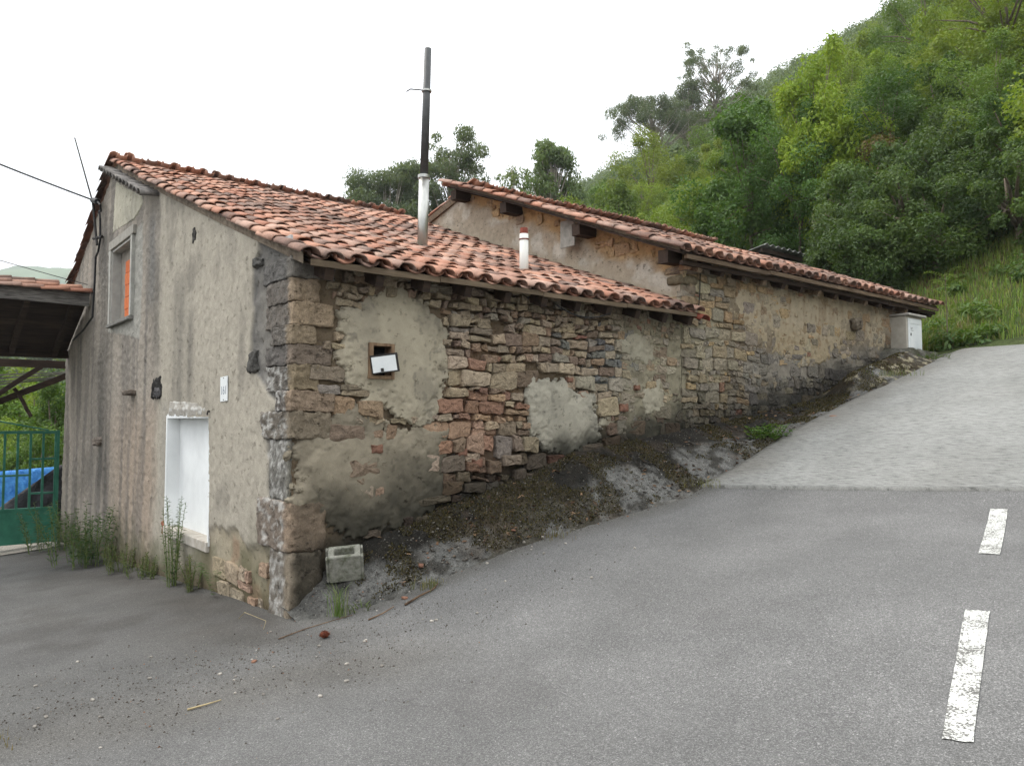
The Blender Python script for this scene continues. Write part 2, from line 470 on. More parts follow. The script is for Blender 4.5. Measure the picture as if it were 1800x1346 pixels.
# asphalt: road and yard in one sheet, running under the apron and up to the concrete
def joint_x(y): return np.interp(y, [-12, -4.2, -1, 0], [5.6, 5.2, 4.63, 4.5])
def asphalt_z(X, Y):
    return G(X, Y) + .004 * fbm(X / .5, Y / .5, 0, 3, 3) + .012 * fbm(X / 2.5, Y / 2.5, 0, 2, 4)
def asphalt_col(X, Y, Z):
    c = np.zeros(X.shape + (3,)) + lin(105, 104, 102)
    yard = sst(-.9, .5, Y + .9 - .18 * X + .5 * fbm(X / 1.2, Y / 1.2, 0, 4, 9)) * sst(.8, -.6, X)
    c = mixc(c, lin(86, 85, 82), yard * .85)
    # gritty dirt washed along the foot of the gable and the lower edge of the road
    dirt = sst(1.5, .1, np.abs(X + .1)) * sst(-1.2, .1, Y) * sst(.2, -.2, X)
    c = mixc(c, lin(58, 52, 45), dirt * (.55 + .5 * fbm(X / .35, Y / .35, 0, 4, 12)))
    e = Y + edge(X)
    rim = sst(-.55, -.02, e + .15 * fbm(X / .3, Y / .3, 0, 4, 14)) * sst(-.3, .2, X)
    c = mixc(c, lin(84, 82, 77), rim * .8)
    band = np.exp(-((Y + 1.9 + .22 * X + .25 * fbm(X / .8, Y / .8, 0, 3, 21)) / .45) ** 2) * sst(.6, -.4, X)
    c = mixc(c, lin(88, 84, 77), band * .6)
    stain = sst(.15, .5, fbm(X / 1.6, Y / 1.6, 0, 5, 44))
    c = mixc(c, lin(86, 84, 82), stain * .55)
    # darker wheel track and small oily spots
    trk = np.exp(-((Y + 3.0 - .30 * (X - 1) + .12 * fbm(X / 1.5, Y / 1.5, 0, 3, 45)) / .38) ** 2)
    c = mixc(c, lin(88, 87, 85), trk * .35 * (.6 + .6 * fbm(X / .4, Y / .4, 0, 4, 46)))
    c = mixc(c, lin(66, 63, 58), yard * sst(.0, .45, fbm(X / .5, Y / .5, 0, 5, 48)) * .7)
    c = mixc(c, lin(82, 81, 79), sst(1.2, -2.6, X) * .5)
    return c
def asp_mask(X, Y):
    return (X < joint_x(Y) + .06) & ~((X > .3) & (Y > -.02)) & ~((X > .1) & (Y > .25))
xs = np.concatenate([np.arange(-40, -6, .5), np.arange(-6, 5.75, .05)]); ys = np.concatenate([np.arange(-30, -7, .5), np.arange(-7, 2, .05), np.arange(2, 13, .1)])
tag(obj('asphalt_road', grid_mesh('asphalt_road', xs, ys, asphalt_z, asphalt_col, asp_mask), M_asphalt), kind='structure')
# pale concrete strip beyond the gate threshold
tag(obj('gate_threshold_pavement', grid_mesh('gate_threshold_pavement', np.linspace(-6, -.02, 40), np.linspace(10.9, 20, 40), lambda X, Y: G(X, np.minimum(Y, 12.0)) + .02 + 0 * Y, lambda X, Y, Z: np.zeros(X.shape + (3,)) + lin(150, 144, 134)), M_concroad), kind='structure')

# concrete road: a slab with its own edges
nu, nv = 190, 110
u = np.linspace(0, 1, nu)[None, :]; v = np.linspace(0, 1, nv)[:, None]
yy = -(1.0 - .03 + .03 * np.sin(u * 40) * 0) - v * 9.0 + 0 * u
x0 = joint_x(yy); x1 = 16.5
xx = x0 + (x1 - x0) * u
yedge = -(0.98 + .035 * fbm(xx[0] / .7, 0 * xx[0], 0, 3, 8) + .85 * sst(11.3, 14.5, xx[0]) * 0)
yy = yedge[None, :] - v * 9.0
zz = G(xx, yy) + .035 + .006 * fbm(xx / .8, yy / .8, 0, 3, 15)
cc = np.zeros(xx.shape + (3,)) + lin(132, 132, 128)
rim = sst(.75, .05, v * 9.0 + .3 * fbm(xx / .6, yy / .6, 0, 4, 16) + 0 * xx)
cc = mixc(cc, lin(112, 109, 102), rim * .75)
cc = mixc(cc, lin(118, 117, 112), sst(.1, .6, fbm(xx / 1.8, yy / 1.8, 0, 5, 18)) * .5)
V = [np.stack([xx, yy, zz], -1).reshape(-1, 3)]; Cc = [cc.reshape(-1, 3)]
i = np.arange(nv - 1)[:, None] * nu + np.arange(nu - 1)[None, :]
F = [np.stack([i, i + nu, i + nu + 1, i + 1], -1).reshape(-1, 4)]
n0 = nu * nv
top = np.stack([xx[0], yy[0], zz[0]], -1); bot = top + np.array([0, .02, -.16])
V += [bot]; Cc += [np.zeros((nu, 3)) + lin(112, 108, 98)]
k = np.arange(nu - 1); F += [np.stack([k, k + 1, n0 + k + 1, n0 + k], -1)]
lf = np.stack([xx[:, 0], yy[:, 0], zz[:, 0]], -1) + np.array([-.012, 0, -.12]); n1 = n0 + nu
V += [lf]; Cc += [np.zeros((nv, 3)) + lin(90, 88, 82)]
k = np.arange(nv - 1); F += [np.stack([k * nu, n1 + k, n1 + k + 1, (k + 1) * nu], -1)]
tag(obj('concrete_road', fastmesh('concrete_road', np.concatenate(V), np.concatenate(F), True, np.concatenate(Cc)), M_concroad), kind='structure')

# cement apron and gutter between the wall and the road
def apron_z(X, Y):
    e = edge(X)
    s = np.clip((Y + e) / np.maximum(e, .15), 0, 1)
    z = Pe(X) + (Wb(X) - Pe(X)) * s ** .9
    z = z + .014 * fbm(X / .35, Y / .35, 0, 5, 51) + .009 * fbm(X / .06, Y / .06, 0, 3, 52)
    out = np.clip(-(Y + e), 0, 1)
    z = z + .012 - .30 * out + .004
    # humped, moss-grown bank of old cement before the meter box
    hx = sst(8.7, 9.3, X) * sst(11.5, 10.9, X); hy = np.exp(-((Y + .55) / .33) ** 2)
    z = z + .30 * hx * hy
    # gutter dip before it
    gx = sst(5.4, 6.6, X) * sst(9.2, 8.2, X)
    z = z - .10 * gx * np.exp(-((Y + .45) / .28) ** 2)
    return z
def apron_col(X, Y, Z):
    e = edge(X); s = np.clip((Y + e) / np.maximum(e, .15), 0, 1)
    n1 = fbm(X / .5, Y / .5, 0, 5, 61); n2 = fbm(X / .13, Y / .13, 0, 4, 62)
    c = np.zeros(X.shape + (3,)) + lin(104, 103, 99)
    c = mixc(c, lin(80, 79, 75), sst(-.1, .5, n2))
    damp = sst(.30, .60, s + .35 * n1 + .18 * n2) * sst(-.1, .7, X)
    c = mixc(c, lin(33, 31, 27), damp * .97)
    mossy = sst(.0, .25, fbm(X / .3, Y / .3, 0, 5, 63) + .25 * n2 - .02 + .3 * np.exp(-((X - 2.6) / 1.2) ** 2)) * sst(.5, 1.2, X)
    c = mixc(c, lin(58, 52, 36), mossy * .7)
    litter = sst(.1, .4, fbm(X / .22, Y / .22, 0, 4, 64)) * sst(.6, 2.0, X)
    c = mixc(c, lin(84, 72, 60), litter * .35)
    pale = sst(.2, .45, fbm(X / .25, Y / .25, 0, 4, 65) - .3 * s + .05)
    c = mixc(c, lin(116, 114, 109), pale * .35)
    c = mixc(c, lin(46, 43, 37), sst(.12, .3, fbm(X / .09, Y / .09, 0, 4, 68)) * .75 * sst(.3, .9, X))
    hump = sst(8.8, 9.2, X) * sst(11.4, 11.0, X)
    c = mixc(c, lin(58, 48, 30), hump * sst(-.25, .2, n1 + .4 * n2) * .8)
    c = mixc(c, lin(150, 142, 118), hump * sst(.2, .34, fbm(X / .09, Y / .09, 0, 3, 67)) * .8)
    return c
xs = np.arange(-.04, 13.6, .03); ys = np.arange(-1.32, .13, .025)
tag(obj('cement_apron', grid_mesh('cement_apron', xs, ys, apron_z, apron_col, lambda X, Y: (Y > -edge(X) - .22)), M_apron), kind='structure')
# ------------------------------------------------------------------ wall building kit
def poly_sd(px, py, poly):
    """signed distance, positive inside"""
    poly = np.asarray(poly, float); n = len(poly)
    d = np.full(np.shape(px), 1e9); ins = np.zeros(np.shape(px), bool)
    for i in range(n):
        a = poly[i]; b = poly[(i + 1) % n]; e = b - a
        wx = px - a[0]; wy = py - a[1]
        t = np.clip((wx * e[0] + wy * e[1]) / (e @ e), 0, 1)
        d = np.minimum(d, (wx - e[0] * t) ** 2 + (wy - e[1] * t) ** 2)
        c = ((a[1] <= py) & (b[1] > py)) | ((b[1] <= py) & (a[1] > py))
        with np.errstate(divide='ignore', invalid='ignore'):
            xx = a[0] + (py - a[1]) / (b[1] - a[1] if b[1] != a[1] else 1e-9) * e[0]
        ins ^= c & (px < xx)
    d = np.sqrt(d)
    return np.where(ins, d, -d)

def wall_sheet(name, us, zs, topf, frame, offf, colf, holes=()):
    """height field over (u, z); frame(u, z, off) -> xyz"""
    U, Z = np.meshgrid(us, zs)
    top = topf(U)
    Zc = np.minimum(Z, top)
    off = offf(U, Zc)
    V = frame(U, Zc, off).reshape(-1, 3)
    n = len(us); m = len(zs)
    i = np.arange(m - 1)[:, None] * n + np.arange(n - 1)[None, :]
    F = np.stack([i, i + 1, i + 1 + n, i + n], -1).reshape(-1, 4)
    uc = (U[:-1, :-1] + U[1:, 1:]) / 2; zc = (Z[:-1, :-1] + Z[1:, 1:]) / 2
    keep = (Zc[1:, 1:] - Zc[:-1, :-1] > 1e-4) & (Zc[1:, :-1] - Zc[:-1, :-1] > -1)
    for (a, b, c, d) in holes:
        keep &= ~((uc > a) & (uc < b) & (zc > c) & (zc < d))
    return fastmesh(name, V, F[keep.reshape(-1)], True, colf(U, Zc).reshape(-1, 3))

def patch_sheet(name, poly, frame, raise_, colf, cell=.014, rag=.06, rough=.006, seed=1, holes=()):
    poly = np.asarray(poly, float)
    lo = poly.min(0) - .15; hi = poly.max(0) + .15
    us = np.arange(lo[0], hi[0], cell); zs = np.arange(lo[1], hi[1], cell)
    U, Z = np.meshgrid(us, zs)
    sd = poly_sd(U, Z, poly) + rag * fbm(U / .16, Z / .16, 0, 5, seed) + rag * .45 * fbm(U / .045, Z / .045, 0, 4, seed + 3)
    m = sst(-.003, .010, sd)
    off = -.015 + (raise_ * (.42 + .58 * sst(0, .24, sd)) + .015) * m + rough * fbm(U / .07, Z / .07, 0, 4, seed + 7) * m + rough * 1.4 * fbm(U / .4, Z / .4, 0, 3, seed + 9) * m
    V = frame(U, Z, off).reshape(-1, 3)
    n = len(us); k = len(zs)
    i = np.arange(k - 1)[:, None] * n + np.arange(n - 1)[None, :]
    F = np.stack([i, i + 1, i + 1 + n, i + n], -1).reshape(-1, 4)
    mm = m.reshape(-1)
    keep = mm[F].max(1) > 0
    uc = U.reshape(-1)[F].mean(1); zc = Z.reshape(-1)[F].mean(1)
    for (a, b, c, d) in holes:
        keep &= ~((uc > a) & (uc < b) & (zc > c) & (zc < d))
    F = F[keep]
    used = np.unique(F); remap = np.zeros(len(V), int); remap[used] = np.arange(len(used))
    return fastmesh(name, V[used], remap[F], True, colf(U, Z).reshape(-1, 3)[used])

def clip_poly(poly, px, py, nx, ny):
    out = []
    for i in range(len(poly)):
        a = poly[i]; b = poly[(i + 1) % len(poly)]
        da = (a[0] - px) * nx + (a[1] - py) * ny; db = (b[0] - px) * nx + (b[1] - py) * ny
        if da <= 0: out.append(a)
        if da * db < 0:
            t = da / (da - db); out.append((a[0] + (b[0] - a[0]) * t, a[1] + (b[1] - a[1]) * t))
    return out

def stone_cells(u0, u1, z0, z1, wr, hr, seed, sq=1.0):
    """roughly coursed rubble: uneven courses of unequal stones, some split in two"""
    rnd = random.Random(seed); cells = []
    def q(a, b, c, d, j=.021):
        return [(a + rnd.uniform(-j, j), c + rnd.uniform(-j, j)), (b + rnd.uniform(-j, j), c + rnd.uniform(-j, j)), (b + rnd.uniform(-j, j), d + rnd.uniform(-j, j)), (a + rnd.uniform(-j, j), d + rnd.uniform(-j, j))]
    z = z0
    while z < z1:
        h = hr[0] + (hr[1] - hr[0]) * rnd.random() ** 1.3
        u = u0 - rnd.uniform(0, .25)
        while u < u1:
            wd = min(max(h * rnd.uniform(.8, 2.5), wr[0]), wr[1])
            t = rnd.random()
            if t < .22 and h > .11:
                m = z + h * rnd.uniform(.35, .65)
                cells.append(q(u, u + wd, z, m)); 
                if rnd.random() < .4:
                    k = u + wd * rnd.uniform(.35, .65); cells.append(q(u, k, m, z + h)); cells.append(q(k, u + wd, m, z + h))
                else: cells.append(q(u, u + wd, m, z + h))
            elif t < .32:
                wd *= .55; cells.append(q(u, u + wd, z, z + h * rnd.uniform(.7, 1.0)))
            elif t < .42:
                p = q(u, u + wd, z, z + h); p.insert(rnd.randrange(1, 4), (u + wd / 2, z + h / 2 + rnd.choice((-1, 1)) * h * .55)) if False else None
                cells.append(q(u, u + wd, z + rnd.uniform(-.02, .02), z + h + rnd.uniform(-.03, .04), .035))
            else:
                cells.append(q(u, u + wd, z, z + h))
            u += wd
        z += h
    out = []
    for c in cells:
        P = np.array(c)
        du = .04 * fbm(P[:, 0] / .45, P[:, 1] / .45, 0, 3, seed); dz = .055 * fbm(P[:, 0] / .6, P[:, 1] / .4, 7, 3, seed + 5)
        out.append([(a + d, b + e) for (a, b), d, e in zip(c, du, dz)])
    return out

def stone_geo(poly, gap, prot, rnd, round_=1):
    """-> V in (du, dz, off) about the centroid, faces, centroid"""
    P = np.array(poly); c = P.mean(0)
    P = P - c
    # nick the corners unevenly, break the edges
    Q = []
    for i in range(len(P)):
        a = P[i]; b = P[(i + 1) % len(P)]
        e = b - a; L = math.hypot(*e)
        if L < .012: continue
        k = min(rnd.uniform(.05, .2), .4); k2 = min(rnd.uniform(.05, .2), .4)
        Q.append(a + e * k)
        if L > .07:
            nrm = np.array([e[1], -e[0]]) / L
            Q.append(a + e * rnd.uniform(.4, .6) + nrm * rnd.uniform(-.012, .006))
        Q.append(b - e * k2)
    P = np.array(Q)
    if len(P) > 18: P = P[np.linspace(0, len(P), 18, endpoint=False).astype(int)]
    n = len(P)
    r = np.sqrt((P ** 2).sum(1))[:, None]
    P = P * (1 - np.minimum(gap / np.maximum(r, .01), .4))
    tx, tz = rnd.uniform(-.16, .16), rnd.uniform(-.12, .2)
    def ring(k, off, jit):
        q = P * k + np.array([[rnd.uniform(-1, 1) * jit * .5, rnd.uniform(-1, 1) * jit * .5] for _ in range(n)])
        o = off + q[:, 0] * tx * .5 + q[:, 1] * tz * .5 + np.array([rnd.uniform(-jit, jit) for _ in range(n)])
        return np.column_stack([q, o])
    V = [ring(1.0, -.04, 0), ring(1.0, prot * .62, .004), ring(.92, prot * .95, .005), ring(.52, prot * 1.05, .008), np.array([[0, 0, prot * 1.05 + rnd.uniform(-.006, .01)]])]
    V = np.concatenate(V)
    F = []
    for k in range(3):
        for i in range(n):
            j = (i + 1) % n
            F.append((k * n + i, k * n + j, (k + 1) * n + j)); F.append((k * n + i, (k + 1) * n + j, (k + 1) * n + i))
    for i in range(n):
        F.append((3 * n + i, 3 * n + (i + 1) % n, 4 * n))
    return V, np.array(F), c

def lay_stones(parent, cells, frame, keep, protf, colf, gap, limit, seed, name='stone'):
    """the largest stones become objects of their own, the rest one joined part"""
    rnd = random.Random(seed); todo = []
    for poly in cells:
        P = np.array(poly); c = P.mean(0)
        if not keep(c[0], c[1]): continue
        pr = protf(c[0], c[1], rnd)
        if pr == 0: continue
        V, F, c = stone_geo(poly, gap * rnd.uniform(.6, 1.5), pr, rnd)
        x, y = P[:, 0], P[:, 1]
        area = abs(np.dot(x, np.roll(y, -1)) - np.dot(y, np.roll(x, -1))) / 2
        if area < .0025: continue
        W = frame(V[:, 0] + c[0], V[:, 1] + c[1], V[:, 2])
        d = np.linalg.norm(W.mean(0) - np.array(EYE))
        todo.append((area / d ** 2, W, F, np.tile(colf(c[0], c[1], rnd), (len(W), 1))))
    todo.sort(key=lambda t: -t[0])
    for a, W, F, C in todo[:limit]:
        o = W.mean(0)
        obj(name, fastmesh(name, W - o, F, False, C), M_stone, parent, Matrix.Translation(o))
    rest = todo[limit:]
    if rest:
        n = 0; VV = []; FF = []; CC = []
        for a, W, F, C in rest:
            VV.append(W); FF.append(F + n); CC.append(C); n += len(W)
        tag(obj('small_stones', fastmesh('small_stones', np.concatenate(VV), np.concatenate(FF), False, np.concatenate(CC)), M_stone, parent), kind='stuff')
    return len(todo)

def rock_geo(sx, sy, sz, seed, n=5, jit=.02, sharp=5.0, fr=.12):
    """irregular hewn block centred on the origin"""
    V = []; F = []
    lin_ = np.linspace(-1, 1, n)
    for ax in range(3):
        for sg in (-1, 1):
            a, b = np.meshgrid(lin_, lin_)
            p = np.zeros(a.shape + (3,)); p[..., ax] = sg; p[..., (ax + 1) % 3] = a; p[..., (ax + 2) % 3] = b
            base = len(V) * n * n
            V.append(p.reshape(-1, 3))
            i = np.arange(n - 1)[:, None] * n + np.arange(n - 1)[None, :]
            f = np.stack([i, i + 1, i + 1 + n, i + n], -1).reshape(-1, 4)
            if sg < 0: f = f[:, ::-1]
            F.append(f + base)
    V = np.concatenate(V); F = np.concatenate(F)
    key = np.round(V * 1000).astype(int); _, first, inv = np.unique(key, axis=0, return_index=True, return_inverse=True)
    V = V[first]; F = inv.reshape(-1)[F]
    nr = (np.abs(V) ** sharp).sum(1) ** (1 / sharp)
    V = V / nr[:, None]
    V = V * np.array([sx, sy, sz]) / 2
    k = V / fr
    d = np.stack([fbm(k[:, 0], k[:, 1], k[:, 2], 4, seed + q * 31, .6) for q in range(3)], -1)
    return V + d * jit * 1.6, F

SLOPE1 = .372; EAVE1 = 3.165; RIDGE1 = 7.57; Y0 = -.35
def roof1(x, y):
    z = np.where(np.asarray(y) <= RIDGE1, EAVE1 + SLOPE1 * (np.asarray(y, float) - Y0), EAVE1 + SLOPE1 * (RIDGE1 - Y0) - .43 * (np.asarray(y, float) - RIDGE1))
    f = np.clip((np.asarray(y, float) - Y0) / (RIDGE1 - Y0), 0, 1)
    sag = -.05 * np.sin(math.pi * f) + .03 * np.sin(np.asarray(x) * 1.3 + 1) * np.sin(math.pi * f)
    return z + np.where(np.asarray(y) <= RIDGE1, sag, 0)
SLOPE2 = .398; EAVE2 = 3.99; RIDGE2 = 5.18
def roof2(x, y):
    y = np.asarray(y, float)
    z = np.where(y <= RIDGE2, EAVE2 + SLOPE2 * (y - Y0), EAVE2 + SLOPE2 * (RIDGE2 - Y0) - .26 * (y - RIDGE2))
    return z + .02 * np.sin(np.asarray(x) * .9 + y) - .03 * np.sin(math.pi * np.clip((np.asarray(x) - 5.2) / 7.9, 0, 1))

# ------------------------------------------------------------------ house 1 (low, near)
H1 = thing('stone_house', (2.8, 5.9, 0), 'low stone house with crumbling plaster and a salmon tiled roof, tall flue pipe through it', 'house')
# --- gable wall (plane x = 0, seen on the left)
def fr_gable(U, Z, o): return np.stack([-o + 0 * U, U, Z + 0 * U], -1)
DOOR = (2.28, 4.0, .36, 1.8); WIN = (6.16, 7.52, 3.36, 4.6)
QE = [(0, -.3), (.45, -.3), (.45, .3), (.75, .6), (.5, .9), (.52, 1.4), (.72, 1.78), (.33, 1.88), (.6, 2.03), (1.05, 2.3), (1.08, 2.45), (1.0, 2.8), (1.02, 3.3), (.85, 3.45), (.93, 3.75), (0, 3.6)]
def g_masks(U, Z):
    q = sst(-.02, .03, poly_sd(U, Z, QE) + .05 * fbm(U / .12, Z / .12, 0, 4, 71))
    flake = sst(0, .12, .62 - Z + .35 * fbm(U / .5, Z / .5, 0, 4, 72) - .10 * np.abs(U - 1.2)) * sst(3.0, 1.6, U)
    return q, flake
def g_off(U, Z):
    q, fl = g_masks(U, Z)
    smooth = sst(4.9, 4.3, U + .18 * fbm(U / .3, Z / .3, 0, 4, 73))
    rough = .012 + .026 * (1 - smooth)
    o = rough * .55 * fbm(U / .07, Z / .07, 0, 5, 74, .65) + .004 * fbm(U / .03, Z / .03, 0, 2, 75) + .02 * fbm(U / 1.2, Z / 1.2, 0, 3, 76)
    o = o + .02 * smooth - .03 * q - .035 * fl + q * .02 * fbm(U / .14, Z / .14, 0, 4, 77)
    # ridge of old plaster edge running down from the canopy to the door
    o = o + .015 * np.exp(-((U - 4.75 - .12 * fbm(0 * U, Z / .4, 0, 3, 78)) / .06) ** 2)
    return o
def g_col(U, Z):
    q, fl = g_masks(U, Z)
    n = fbm(U / .6, Z / .9, 0, 5, 81); st = fbm(U / .22, Z / 2.6, 0, 4, 82)
    c = np.zeros(U.shape + (3,)) + lin(165, 158, 144)
    left = sst(4.3, 4.9, U + .18 * fbm(U / .3, Z / .3, 0, 4, 73))
    c = mixc(c, lin(150, 142, 131), left)
    c = mixc(c, lin(160, 140, 120), left * sst(2.4, 1.2, Z + .5 * n) * sst(8.5, 6, U) * .5)
    c = mixc(c, lin(104, 100, 95), sst(.0, .6, st + .1) * left * .65)
    c = mixc(c, lin(94, 90, 84), sst(.12, .5, n + .3 * st) * .45)
    # rain streaks under the roof and beside the window
    for (a, b, zt, zb, k) in ((3.6, .28, 3.7, 1.6, .95), (3.05, .16, 3.2, 1.9, .6), (8.1, .55, 5.3, .6, .95), (4.85, .35, 4.2, 2.6, .85), (5.1, .3, 5.0, 3.6, .6)):
        c = mixc(c, lin(88, 85, 80), np.exp(-((U - a - .08 * st) / b) ** 2) * sst(zt + .2, zt - .4, Z) * sst(zb - .5, zb + .4, Z) * k * (.7 + .6 * st))
    # smooth grey cement panel high up and the cement round the window
    ring = sst(0, .03, poly_sd(U, Z, [(5.55, 4.72), (7.86, 4.82), (7.8, 3.25), (5.6, 2.95)]) + .05 * n)
    c = mixc(c, lin(152, 150, 142), ring * .9)
    c = mixc(c, lin(112, 110, 106), np.exp(-((U - 5.0) / .22) ** 2) * sst(3.2, 3.6, Z) * sst(4.9, 4.5, Z) * .8)
    # grey crusted corner
    c = mixc(c, lin(92, 91, 90), q * (.75 + .3 * n))
    wl = sst(.0, .3, fbm(U / .06, Z / .10, 0, 4, 85) + .1) * q * sst(2.3, 1.9, Z)
    c = mixc(c, lin(196, 194, 188), wl * .8)
    c = mixc(c, lin(158, 146, 122), fl * (.7 + .3 * n))
    c = mixc(c, lin(150, 106, 82), fl * sst(.1, .5, fbm(U / .25, Z / .4, 0, 3, 86)) * .4)
    ly = U - 4.15
    c = mixc(c, lin(146, 142, 134), np.exp(-(ly / .16) ** 2) * sst(2.1, 1.9, Z) * sst(.2, .5, Z) * .5)
    gr = Z - (-.065 * U)
    c = mixc(c, lin(74, 76, 48), sst(.75, .0, gr + .45 * fbm(U / .3, Z / .3, 0, 4, 87)) * .75)
    c = mixc(c, lin(92, 78, 60), sst(.22, .0, gr) * .6)
    return c
us = np.unique(np.round(np.concatenate([np.arange(0, 3.0, .02), np.arange(3.0, 11.84, .04), [0.0]]), 4))
us[(np.abs(us - 7.52) < .011)] = 7.52
zs = np.arange(-1.3, 6.3, .02)
gable = obj('gable_wall', wall_sheet('gable_wall', us, zs, lambda U: roof1(0, U) - .03, fr_gable, g_off, g_col, [DOOR, WIN]), M_gable, H1)
tag(gable, 'rendered gable end with a walled-up white doorway and a small upper window')

# window opening
wn = thing  # (kept for readability of the calls below)
b = MB()
y0, y1, z0, z1 = WIN; D = .13
b.box(-.015, D, y0 - .012, y0 + .02, z0, z1); b.box(-.015, D, y1 - .02, y1 + .012, z0, z1)
b.box(-.015, D, y0, y1, z1 - .02, z1 + .012)
obj('cement_panel', patch_sheet('cement_panel', [(7.42, 5.76), (5.66, 5.12), (5.62, 4.98), (6.1, 4.86), (7.6, 4.93)], fr_gable, .03, lambda U, Z: mixc(np.zeros(U.shape + (3,)) + lin(176, 171, 154), lin(146, 142, 130), sst(0, .5, fbm(U / .3, Z / .9, 0, 4, 301))), .014, .012, .004, 302), M_plaster, gable)
upw = b.obj('upper_window', simple('window_reveal', lin(150, 148, 142), lin(178, 175, 168), 6, bump=.3), H1)
MB().box(D - .01, D + .03, y0, y1, z0, z1).obj('back_wall', simple('window_back', lin(120, 114, 106), lin(150, 142, 132), 5), upw)
for k in range(5):
    MB().box(D - .03, D - .012, y0 + .55, y0 + .93 + .03 * (k % 2), z0 + .02 + k * .2, z0 + .215 + k * .2).obj('brick', M_orange, upw, bevel=.006)
MB().box(-.07, D, y0 - .1, y1 + .1, z0 - .05, z0 + .005).obj('sill', simple('window_sill', lin(96, 94, 90), lin(132, 130, 124), 12), upw, bevel=.008)
for (a, c_) in ((y0 - .10, y0 - .012), (y1 + .012, y1 + .11)):
    MB().box(-.045, .02, a, c_, z0 + .01, z1 + .02).obj('jamb', simple('cement_jamb', lin(150, 149, 142), lin(176, 174, 166), 9, bump=.4), upw, bevel=.006)
MB().box(-.045, .02, y0 - .16, y1 + .17, z1 + .025, z1 + .17).obj('lintel', simple('cement_lintel', lin(138, 134, 126), lin(160, 156, 146), 9, bump=.5), upw, bevel=.008)
# doorway, walled up and painted white
y0, y1, z0, z1 = DOOR; D = .14
b = MB(); b.box(D, D + .05, y0 - .05, y1 + .05, z0 - .1, z1 + .05)
dw = b.obj('blocked_doorway', M_white, H1)
MB().box(-.022, D + .01, y1 - .015, y1 + .03, z0 - .02, z1 + .02).obj('reveal', M_white, dw)
MB().box(-.018, D + .01, y0 - .03, y0 + .015, z0 - .02, z1 + .02).obj('reveal', M_white, dw)
MB().box(-.02, D + .01, y0, y1, z1 - .012, z1 + .04).obj('head', M_white, dw)
MB().box(-.04, D + .01, y0 - .02, y1 + .02, z0 - .09, z0 + .03).obj('threshold', simple('threshold_cement', lin(150, 142, 130), lin(186, 180, 170), 8, bump=.6), dw, bevel=.012)
lp = patch_sheet('lintel_patch', [(3.98, 1.80), (2.3, 1.80), (2.26, 1.97), (3.9, 2.01)], fr_gable, .05, lambda U, Z: mixc(np.zeros(U.shape + (3,)) + lin(160, 155, 146), lin(192, 190, 184), sst(.1, .4, fbm(U / .12, Z / .05, 0, 4, 91))), .010, .02, .004, 92)
obj('cement_lintel', lp, M_plaster, dw)
# stones and holes showing through the render
def gable_rock(name, y, z, sy, sz, sx, col, seed, mat=M_stone, out=0.0):
    V, F = rock_geo(sx, sy, sz, seed, 10, .03, 7, .07)
    o = obj(name, fastmesh(name, V, F, True, np.tile(col, (len(V), 1)) * (1 + .25 * fbm(V[:, 0] / .05, V[:, 1] / .05, V[:, 2] / .05, 3, seed))[:, None]), mat, gable, Matrix.Translation((-out, y, z)))
    return o
gable_rock('projecting_stone', 4.55, 2.2, .5, .30, .10, lin(52, 50, 48), 3, out=-.025)
gable_rock('projecting_stone', 4.46, 2.13, .2, .14, .12, lin(90, 88, 88), 4, out=.0)
gable_rock('projecting_stone', 5.9, 2.18, .3, .07, .22, lin(120, 110, 100), 5, out=.02)
gable_rock('projecting_stone', 8.2, 1.4, .3, .12, .16, lin(130, 120, 110), 6, out=.01)
gable_rock('projecting_stone', 3.0, 4.02, .12, .16, .06, lin(80, 78, 74), 7, out=.0)
gable_rock('brick', 4.08, .36, .13, .18, .08, lin(150, 100, 78), 8, out=-.02)
gable_rock('projecting_stone', .98, 2.34, .2, .20, .14, lin(92, 90, 86), 9, out=-.03)
gable_rock('projecting_stone', .88, 3.34, .2, .07, .12, lin(100, 98, 94), 10, out=-.02)
# flaked foot of the gable: stones in the bared masonry
cells = stone_cells(.1, 4.2, -.35, .75, (.16, .4), (.12, .24), 21)
def fl_keep(u_, z_):
    q, fl = g_masks(np.array([u_]), np.array([z_])); return fl[0] > .7 and .5 < u_ < 2.2 and z_ < .32 and z_ > -.065 * u_ - .1
def desat(c, k=.88):
    l = (np.asarray(c) @ np.array([.3, .59, .11]))[..., None]; return l + (c - l) * k
def pal(cols, wts, rnd, var=.16):
    c = desat(np.array(rnd.choices(cols, wts)[0])); return c * (1 + rnd.uniform(-var, var)) * np.array([1.03, .98 + rnd.uniform(-.03, .03), .98 + rnd.uniform(-.08, .06)])
lay_stones(gable, cells, fr_gable, fl_keep, lambda a, c_, r: r.uniform(-.012, .016) if r.random() < .75 else 0, lambda a, c_, r: pal([lin(160, 148, 124), lin(152, 140, 118), lin(150, 128, 106), lin(140, 132, 114)], [4, 3, 2, 2], r, .1), .012, 60, 22)

